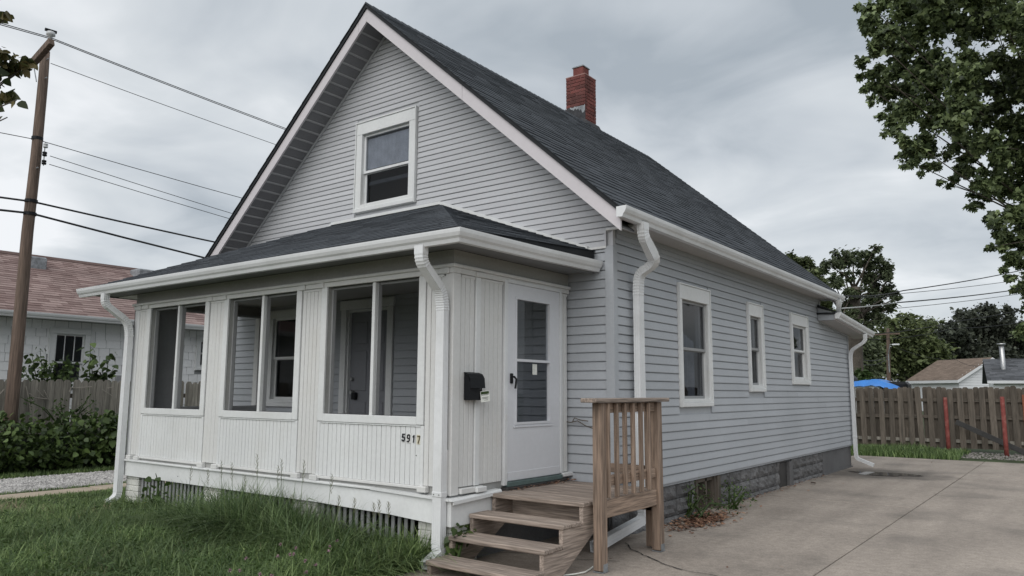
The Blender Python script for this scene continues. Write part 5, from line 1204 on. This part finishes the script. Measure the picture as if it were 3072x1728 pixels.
downspout('downspout', [(-17.5, 5.85, 3.0), (-17.5, 5.80, 2.9), (-17.85, 5.55, 2.72), (-17.9, 5.5, 2.55), (-17.9, 5.5, .1)], (0, 1, 0), parent=nb)
for px, py in ((103, 778), (430, 815)):
    p = at(px, py, X=-20.4); MB().bbox(-20.65, -20.15, p.y - .25, p.y + .2, p.z - .32, p.z + .04, .03).build('roof_vent', 'tin', nr)
MB().box(-17.97, -17.9, 8.62, 8.85, .9, 1.85).build('meter_box', 'paint_grey', nb)

# ================================================================== UTILITY POLE AND WIRES
PX, PY = -15.9, 5.80
p0 = at(30, 1255, Y=PY); p1 = at(141, 118, Y=PY); ax = (p1 - p0) / (p1.z - p0.z)
pole_at = lambda z: p0 + ax * (z - p0.z)
up = thing('utility_pole', 'leaning brown wooden utility pole in front of the neighbour house', 'utility pole', tuple(pole_at(0)))
zs_ = [-.2, 1.5, 3, 4.5, 6, 7.5, p1.z - .25]
MB().tube([pole_at(z) + Vector((R_(-.01, .01), R_(-.01, .01), 0)) for z in zs_], [.125, .112, .107, .10, .093, .087, .082], 14).build('shaft', 'pole_wood', up, True)
zt = p1.z
ca = MB(O=pole_at(zt - .35), U=(.55, -.83, 0), W=(.83, .55, 0), Z=(0, 0, 1)).bbox(-.62, .50, .085, .185, -.03, .09, .006); 
a0 = at(98, 190, D=13.6); a1 = at(155, 125, D=13.3)
d = (a1 - a0).normalized(); s_ = d.cross(Vector((0, 0, 1))).normalized(); u_ = s_.cross(d)
MB(O=a0, U=d, W=s_, Z=u_).bbox(0, (a1 - a0).length, -.05, .05, -.06, .06, .006).build('crossarm', 'pole_wood', up)
ins = a1 + Vector((0, 0, .05)) + d * -.06
MB().tube([ins, ins + Vector((0, 0, .08)), ins + Vector((0, 0, .10)), ins + Vector((0, 0, .16)), ins + Vector((0, 0, .18))], [.03, .03, .075, .07, .03], 10).build('insulator', 'porcelain', up, True)
MB().tube([ins + Vector((-.02, -.09, .19)), ins + Vector((0, .09, .19))], .03, 8).build('wire_clamp', 'black_metal', up)
q = at(118, 165, Y=PY); MB().tube([q + Vector((-.02, .0, -.55)), q + Vector((-.22, -.02, -.1))], .012, 6).build('brace', 'tin', up)
for px, py in ((152, 172), (155, 224), (90, 490), (120, 500), (102, 416)):
    q = at(px, py, Y=PY); c_ = pole_at(q.z); MB().tube([c_, c_ + (q - c_).normalized() * .17], .012, 6).build('step_bolt', 'tin', up)
rack = pole_at(6.1)
for px, py in ((137, 437), (134, 462), (132, 487)):
    q = at(px, py, Y=PY + .1); MB().tube([q + Vector((0, 0, -.04)), q + Vector((0, 0, -.012)), q, q + Vector((0, 0, .012)), q + Vector((0, 0, .04))], [.04, .045, .025, .045, .04], 8).build('spool_insulator', 'porcelain' if py < 450 else 'black_metal', up, True)
qa, qb = at(136, 428, Y=PY + .1), at(130, 497, Y=PY + .1); MB().tube([qa, qb], .010, 6).build('spool_rack', 'tin', up)
for px, py in ((114, 415), (95, 603), (95, 640)):
    q = at(px, py, Y=PY); MB().tube([pole_at(q.z - .03), pole_at(q.z + .03)], .112 if q.z < 6 else .102, 12).build('clamp_band', 'black_metal', up)
def wire(label, P, r, mat='black_wire', group=None, sag=0.):
    P = [Vector(p) for p in P]; Q = []
    for a, b in zip(P, P[1:]):
        n = 14
        for i in range(n): t = i / n; Q.append(a.lerp(b, t) - Vector((0, 0, sag * 4 * t * (1 - t))))
    Q.append(P[-1]); o = MB().tube(Q, r, 5).build('wire', mat); return tag(o, label, 'wire', group)
def pole_wires(label, pl, pm, pr, r, mat='black_wire', x=PX):
    """pl left frame edge, pm at the pole, pr where it meets the house roof, in the photograph; runs along the alley"""
    m = at(*pm, Y=PY); e = at(*pr, X=m.x); d = e - m; c2 = .0022; sl_ = (d.z - c2 * d.y ** 2) / d.y; Q = []
    if pl:
        a = at(*pl, X=m.x); Q += [m + (a - m) * 4.0, m + (a - m) * 2.0, a]
    for k in range(25):
        y = 42 * k / 24; Q.append(m + Vector((0, y, sl_ * y + c2 * y * y)))
    return tag(MB().tube(Q, r, 5).build('wire', mat), label, 'wire')
pole_wires('topmost overhead wire resting on the crossarm insulator of the wooden pole', (0, 69), (150, 112), (864, 388), .009)
pole_wires('overhead wire running just under the topmost one along the alley', (0, 74), (150, 116), (864, 392), .009)
pole_wires('thin overhead wire fixed below the crossarm of the wooden pole', None, (152, 190), (836, 437), .007)
pole_wires('thin overhead wire clamped to the pole above the spool rack', (0, 398), (114, 420), (735, 597), .008)
pole_wires('thin wire leaving the middle spool of the pole rack', None, (150, 468), (707, 644), .007)
pole_wires('thin wire leaving the lowest spool of the pole rack', None, (148, 493), (698, 659), .007)
pole_wires('thick black cable bundle strapped to the pole below the rack', (0, 592), (97, 605), (656, 729), .020)
pole_wires('lowest thick black cable on the wooden pole', (0, 630), (92, 640), (627, 777), .022)

# ================================================================== REAR FENCE, POSTS, BOARDS
rf_ = thing('board_fence', 'weathered brown shadowbox board fence behind the concrete drive', 'fence', (-3, 23.65, 0))
x = -8.3; k = 0
def picket(x, y, h, w, mat, tl):
    pt = [(-w / 2, .08), (w / 2, .08), (w / 2, h - .04), (w / 2 - .03, h), (-w / 2 + .03, h), (-w / 2, h - .04)]
    MB(O=(x, y, 0), U=(1, 0, -tl), W=(0, -1, 0), Z=(tl, 0, 1)).prism(pt, 0, .018).build('picket', mat, rf_)
while x < 3.2:
    picket(x, 23.60, 1.69 + R_(-.05, .04), .138 + R_(-.006, .008), 'fence_wood_z', R_(-.03, .012))
    picket(x + .12, 23.70, 1.69 + R_(-.03, .02), .138, 'fence_wood_z', R_(-.015, .01))
    x += .243; k += 1
for z in (.22, .85, 1.30): MB().bbox(-8.3, 3.2, 23.622, 23.662, z, z + .09, .004).build('rail', 'fence_pale_z' if z < .5 else 'fence_wood_x', rf_)
for x in (-7.6, -5.2, -2.75, 1.2): MB().bbox(x, x + .09, 23.605, 23.695, 0, 1.62, .004).build('post', 'fence_wood_z', rf_)
MB().bbox(-1.33, -1.20, 23.56, 23.578, .05, 1.50, .004).build('red_picket', 'red_board', rf_)
for k, (x, y, h) in enumerate(((-3.04, 23.40, 1.42), (-1.69, 22.62, 1.45))):
    t = thing('bollard', ('faded red wooden bollard post standing close to the board fence', 'faded red bollard post with a dark plank leaning behind it')[k], 'bollard', (x, y, 0))
    MB().tube([(x, y, -.1), (x, y, .4), (x, y, h - .02), (x, y, h)], [.054, .051, .049, .042], 12).build('post', 'red_paint', t, True)
pa, pb = at(2868, 1265, Y=23.3), at(3085, 1362, Y=22.85)
d = (pb - pa); L = d.length; d.normalize(); s_ = Vector((0, -1, 0)); u_ = d.cross(s_).normalized() * -1
t = tag(MB(O=pa, U=d, W=s_, Z=u_).bbox(0, L, -.02, .03, -.07, .06, .006).build('leaning_plank', 'dark_board'), 'dark wet plank leaning down past the red bollard', 'plank')

# ================================================================== BEYOND THE REAR FENCE
def gable_building(name, label, near, yaw, L, Wd, ze, rise, wallm, roofm, cat='garage', ov=.3, planks=True, tabs=True):
    """near = eave corner nearest the camera; ridge runs along local u"""
    t = thing(name, label, cat, (near[0], near[1], 0)); c_, s_ = math.cos(yaw), math.sin(yaw)
    fr = dict(O=(near[0], near[1], 0), U=(c_, s_, 0), W=(s_, -c_, 0))     # u along the ridge (away from the gable), w into the building
    m = MB(**fr); m.box(0, L, 0, .1, 0, ze).box(0, L, Wd - .1, Wd, 0, ze).box(L - .1, L, .1, Wd - .1, 0, ze).box(0, .1, .1, Wd - .1, 0, ze)
    m.prism([(0, ze), (Wd, ze), (Wd / 2, ze + rise)], 0.0, .1, axis=0); m.prism([(0, ze), (Wd, ze), (Wd / 2, ze + rise)], L - .1, L, axis=0)
    wl = m.build('wall', wallm, t)
    r_ = MB(**fr); k = rise / (Wd / 2)
    for w0, w1 in ((-ov, Wd / 2), (Wd + ov, Wd / 2)):
        zl = ze - ov * k; r_.hexa([(-ov, w0, zl + .03), (L + ov, w0, zl + .03), (L + ov, w1, ze + rise + .03), (-ov, w1, ze + rise + .03), (-ov, w0, zl + .15), (L + ov, w0, zl + .15), (L + ov, w1, ze + rise + .15), (-ov, w1, ze + rise + .15)])
    rf = r_.build('roof', roofm, t)
    f_ = MB(**fr)
    for w0, w1 in ((-ov, Wd / 2), (Wd + ov, Wd / 2)):
        zl = ze - ov * k; f_.hexa([(-ov - .03, w0, zl - .1), (-ov - .002, w0, zl - .1), (-ov - .002, w1, ze + rise - .1), (-ov - .03, w1, ze + rise - .1), (-ov - .03, w0, zl + .13), (-ov - .002, w0, zl + .13), (-ov - .002, w1, ze + rise + .13), (-ov - .03, w1, ze + rise + .13)])
    f_.box(-ov, L + ov, -ov - .03, -ov - .002, ze - ov * k - .1, ze - ov * k + .13); f_.build('fascia', 'white_far', t)
    if planks:
        n = int((ze + rise) / .22)
        for i in range(n):
            z0 = i * .22; z1 = z0 + .21; hw = Wd / 2 if z0 < ze else (ze + rise - z0) / k
            if hw < .25: continue
            P = MB(**fr); P.hexa([(-.05, Wd / 2 - hw, z0), (-.0, Wd / 2 - hw, z0), (-.0, Wd / 2 + hw, z0), (-.05, Wd / 2 + hw, z0), (-.012, Wd / 2 - hw, z1), (-.0, Wd / 2 - hw, z1), (-.0, Wd / 2 + hw, z1), (-.012, Wd / 2 + hw, z1)]); P.build('siding_plank', wallm, wl)
    if tabs:
        O = MB(**fr); o0 = O.P((-ov, -ov, ze - ov * k + .152)); V = O.P((0, Wd / 2 + ov, rise + ov * k)) - O.P((0, 0, 0))
        shingles(rf, o0, fr['U'], V, L + 2 * ov, V.length, .17, .36, roofm, nmax=0, th=.015)
    return t, fr
ne = at(2876, 1150, D=62)
gb, gfr = gable_building('garage', 'white garage with brown shingle roof and white gable beyond the rear fence', (ne.x, ne.y), rad(135), 5.9, 6.0, 2.66, 1.7, 'white_far', 'shingle_brown')
# outbuilding with its eave towards the drive
e0 = at(2972, 1142, D=38); e1 = e0 + Vector((9.0, 1.2, 0)); dirx = (e1 - e0); dirx.z = 0; dirx.normalize(); diry = Vector((-dirx.y, dirx.x, 0))
sh = thing('outbuilding', 'grey-roofed outbuilding with cream siding and a metal flue pipe', 'outbuilding', (e0.x, e0.y, 0))
fr = dict(O=(e0.x, e0.y, 0), U=dirx, W=diry); ze = e0.z
MB(**fr).box(.15, 9, .3, 5.2, 0, ze - .05).build('wall', 'vinyl_neigh', sh)
for i in range(9):
    z0 = ze - .06 - (i + 1) * .15; MB(**fr).hexa([(.12, .265, z0), (9, .265, z0), (9, .299, z0), (.12, .299, z0), (.12, .29, z0 + .145), (9, .29, z0 + .145), (9, .299, z0 + .145), (.12, .299, z0 + .145)]).build('siding_plank', 'vinyl_neigh', sh)
rz = at(2985, 1077, D=40.5).z
rfm = MB(**fr); rfm.hexa([(-.15, 0, ze - .1), (9.2, 0, ze - .1), (9.2, 2.75, rz - .1), (-.15, 2.75, rz - .1), (-.15, 0, ze - .01), (9.2, 0, ze - .01), (9.2, 2.75, rz - .01), (-.15, 2.75, rz - .01)])
rfm.hexa([(-.15, 5.5, ze - .1), (9.2, 5.5, ze - .1), (9.2, 2.751, rz - .1), (-.15, 2.751, rz - .1), (-.15, 5.5, ze - .01), (9.2, 5.5, ze - .01), (9.2, 2.751, rz - .01), (-.15, 2.751, rz - .01)]); srf = rfm.build('roof', 'shingle_grey', sh)
O_ = MB(**fr); V_ = O_.P((0, 2.75, rz - ze)) - O_.P((0, 0, 0)); shingles(srf, O_.P((-.15, 0, ze - .005)), dirx, V_, 9.3, V_.length, .14, .4, 'shingle_grey', nmax=0, th=.015)
MB(**fr).box(-.15, 9.2, -.05, -.002, ze - .14, ze - .0).build('fascia', 'white_far', sh)
fp = at(3012, 1120, D=39.0); ft = at(3004, 1038, D=39.0)
MB().tube([fp - Vector((0, 0, .4)), fp + Vector((0, 0, .0)), ft], [.11, .11, .11], 12).build('flue_pipe', 'steel', sh, True)
MB().tube([fp - Vector((0, 0, .25)), fp - Vector((0, 0, .1)), fp + Vector((0, 0, .08))], [.34, .32, .16], 14).build('flue_boot', 'white_far', sh, True)
MB().tube([ft, ft + Vector((0, 0, .05)), ft + Vector((0, 0, .06)), ft + Vector((0, 0, .13))], [.12, .12, .19, .19], 12).build('flue_cap', 'steel', sh, True)
# trailer under a blue tarp
tp = at(2562, 1153, D=34); t = thing('trailer', 'white trailer top with a crumpled blue tarp behind the fence', 'trailer', (tp.x, tp.y, 0))
MB().bbox(tp.x - 2.2, tp.x + 1.05, tp.y, tp.y + 2.2, .5, tp.z + .08, .05).build('body', 'white_far', t)
for s in (-1.2, .3): MB().tube([(tp.x + s, tp.y - .05, .35), (tp.x + s, tp.y + .2, .35)], .35, 16).build('wheel', 'black_metal', t)
r = np.random.default_rng(5); nx, ny = 26, 12; V = []; 
for j in range(ny):
    for i in range(nx):
        u = i / (nx - 1); v = j / (ny - 1); V.append((tp.x - 2.2 + u * 4.1, tp.y - .15 + v * 1.6, tp.z + .12 + .07 * math.sin(u * 9 + 1) + r.uniform(-.04, .06) - (.28 * max(0, (u - .78) / .22)) - (.25 if j == 0 else 0)))
F = [(j * nx + i, j * nx + i + 1, (j + 1) * nx + i + 1, (j + 1) * nx + i) for j in range(ny - 1) for i in range(nx - 1)]
fast_mesh('tarp', V, F, 'tarp', t, True)
MB().bbox(tp.x - 1.9, tp.x - .1, tp.y + .4, tp.y + 1.4, tp.z + .1, tp.z + .42, .16).build('covered_hump', 'black_metal', t)
MB().bbox(tp.x + 1.0, tp.x + 2.1, tp.y + .3, tp.y + 1.3, tp.z - .3, tp.z + .12, .12).build('dark_bundle', 'black_metal', t)
# low far buildings between trunks
nf = at(2680, 1160, D=78); gable_building('far_house', 'far white house with a pale metal roof behind the trees', (nf.x, nf.y), rad(165), 9, 6, 2.3, 1.6, 'white_far', 'white_far', 'house', planks=False, tabs=False)
nf = at(2712, 1160, D=72); gable_building('far_shed', 'far grey-roofed shed behind the broad green tree', (nf.x, nf.y), rad(150), 4, 4, 1.7, .8, 'white_far', 'shingle_grey', 'shed', planks=False, tabs=False)
# far utility pole with street light
fp0 = at(2664, 1180, D=58); fp1 = at(2664, 985, D=58); t = thing('far_pole', 'thin distant utility pole with a curved street lamp arm among the trees', 'utility pole', (fp0.x, fp0.y, 0))
MB().tube([(fp0.x, fp0.y, 0), (fp1.x, fp1.y, fp1.z)], [.17, .12], 8).build('shaft', 'pole_wood', t)
MB().bbox(fp1.x - 1.1, fp1.x + .8, fp1.y - .05, fp1.y + .05, fp1.z - .5, fp1.z - .38, .01).build('crossarm', 'pole_wood', t)
l0 = at(2665, 1062, D=57.8); l1 = at(2670, 1034, D=57.5); MB().tube([l0 - Vector((0, 0, 1.4)), l0, l1, l1 + Vector((.25, 0, .02))], [.04, .04, .035, .03], 6).build('lamp_arm', 'tin', t); MB().bbox(l1.x + .15, l1.x + .65, l1.y - .1, l1.y + .1, l1.z - .06, l1.z + .05, .03).build('lamp_head', 'white_far', t)

# trees beyond
tb = at(2560, 1180, D=44)
tree('ash_tree', 'tall open-crowned tree rising behind the lean-to roof', (tb.x, tb.y, 0), 9, .36,
     pxblobs([(2490, 800, 26), (2525, 775, 30), (2560, 760, 28), (2600, 775, 26), (2635, 790, 24), (2660, 810, 20), (2500, 840, 26), (2540, 825, 20), (2590, 820, 30), (2630, 840, 28), (2670, 830, 18), (2560, 870, 24), (2610, 880, 28), (2655, 870, 22), (2680, 880, 14), (2690, 895, 12), (2590, 920, 28), (2640, 915, 26), (2670, 920, 18), (2605, 955, 24), (2560, 945, 26), (2640, 955, 18), (2530, 910, 22), (2520, 960, 24), (2600, 985, 16), (2625, 745, 12), (2480, 870, 16)], 44, 1.8, 11),
     15000, .23, 'oval', 'leaf_ash', 101, sub=.50, top=tuple(at(2565, 860, D=44)), twigs=3)
tb = at(2440, 1180, D=50)
tree('maple_tree', 'rounded tree top showing just over the rear roof edge', (tb.x, tb.y, 0), 8, .35, pxblobs([(2370, 780, 22), (2400, 790, 28), (2430, 800, 28), (2450, 830, 26), (2470, 860, 22), (2390, 830, 30), (2420, 850, 36), (2450, 900, 36), (2480, 930, 30)], 50, 1.5, 12), 6500, .30, 'oval', 'leaf_mid', 103, sub=.55)
tb = at(2720, 1180, D=76)
tree('boxelder_tree', 'broad light green tree behind the trailer and garage', (tb.x, tb.y, 0), 6, .5,
     pxblobs([(2600, 1010, 36), (2650, 1000, 40), (2700, 985, 44), (2735, 975, 34), (2760, 1010, 46), (2680, 1040, 50), (2740, 1060, 52), (2790, 1050, 44), (2820, 1080, 34), (2640, 1070, 50), (2600, 1080, 44), (2690, 1095, 46), (2760, 1105, 40), (2800, 1100, 26), (2830, 1100, 20), (2720, 960, 18), (2680, 965, 14)], 76, 2.5, 13), 13000, .5, 'oval', 'leaf_mid', 105, sub=.55)
tb = at(2960, 1180, D=90)
tree('dark_maple_tree', 'large dark purplish-green maple behind the garage roof', (tb.x, tb.y, 0), 6, .6,
     pxblobs([(2860, 1000, 40), (2910, 970, 44), (2950, 960, 44), (3000, 965, 44), (3040, 990, 40), (2880, 1040, 56), (2940, 1020, 60), (3000, 1030, 60), (3050, 1050, 54), (2830, 1060, 36), (2860, 1080, 40), (2920, 1080, 50), (2990, 1080, 50), (3060, 1090, 50), (3090, 1010, 40), (2925, 945, 18), (2800, 1040, 24)], 90, 3, 14), 22000, .4, 'maple', 'leaf_dark', 107, sub=.5)
tb = at(2800, 1180, D=100)
tree('linden_tree', 'dark tree peeping between the light green tree and dark maple', (tb.x, tb.y, 0), 6, .5, pxblobs([(2790, 985, 26), (2820, 990, 30), (2850, 1000, 26), (2790, 1020, 34), (2830, 1040, 36)], 100, 2, 15), 3600, .5, 'oval', 'leaf_mid', 109, sub=.55)
tb = at(2590, 1180, D=66)
tree('elm_tree', 'dark tree low behind the rear downspout', (tb.x, tb.y, 0), 5, .45, pxblobs([(2560, 1040, 38), (2600, 1060, 36), (2560, 1090, 40), (2610, 1110, 34), (2570, 1130, 34), (2620, 1030, 22)], 66, 2, 16), 6500, .42, 'oval', 'leaf_ash', 111, sub=.55)
tb = at(2600, 1180, D=40)
tree('young_tree', 'small bright green bush behind the white trailer', (tb.x, tb.y, 0), 1.8, .08, pxblobs([(2585, 1120, 14), (2605, 1130, 16), (2570, 1130, 14), (2590, 1145, 16)], 40, .5, 17), 1300, .2, 'oval', 'leaf_plant', 113, sub=.6)
# two more crowns that close the gap further back
for k, (px, py, D, lab) in enumerate(((2700, 1120, 110, 'far tree line rising over the trailer'), (3000, 1110, 115, 'far tree line showing past the garage gable'))):
    tb = at(px, 1180, D=D); tree('distant_tree', lab, (tb.x, tb.y, 0), 5, .5, pxblobs([(px + dx, py + dy, 44) for dx in (-110, -60, 0, 60, 110) for dy in (-10, 25)], D, 4, 20 + k), 5200, .7, 'oval', 'leaf_dark', 120 + k, sub=.55)

# wires on the drive side
W = lambda px, py, D: at(px, py, D=D)
wire('twisted service cable running from the house eave past the open-crowned tree', [W(2530, 888, 17.5), W(2708, 872, 22), W(3120, 798, 28)], .016, sag=.06)
wire('thin wire just under the twisted service cable', [W(2560, 893, 24), W(2710, 880, 26), W(3120, 830, 32)], .010, sag=.05)
wire('pale insulated wire tied to the rear corner of the house', [W(2526, 925, 16.8), W(2690, 908, 24)], .016, 'pale_wire', sag=.02)
wire('twin black cable continuing from the pale insulated wire', [W(2690, 908, 24), W(3120, 858, 33)], .020, sag=.06)
wire('thin wire below the twin black cable on the drive side', [W(2690, 925, 26), W(3120, 872, 33)], .010, sag=.05)
wire('black wire rising across the dark maple on the drive side', [W(2620, 1002, 40), W(2860, 965, 42), W(3120, 915, 45)], .022, sag=.1)
wire('thin wire crossing the broad light green tree', [W(2600, 1020, 45), W(2860, 985, 46), W(3120, 955, 50)], .018, sag=.15)
wire('slack service wire hanging low from the far pole', [W(2550, 1065, 45), W(2664, 1068, 57.5)], .02, sag=.35)
wire('second slack wire below the far street lamp', [W(2550, 1080, 45), W(2664, 1075, 57.5)], .02, sag=.4)
wire('thin wire from the far lamp arm to the garage', [W(2672, 1035, 57.5), W(2870, 1080, 60), W(2960, 1092, 60)], .016, sag=.3)
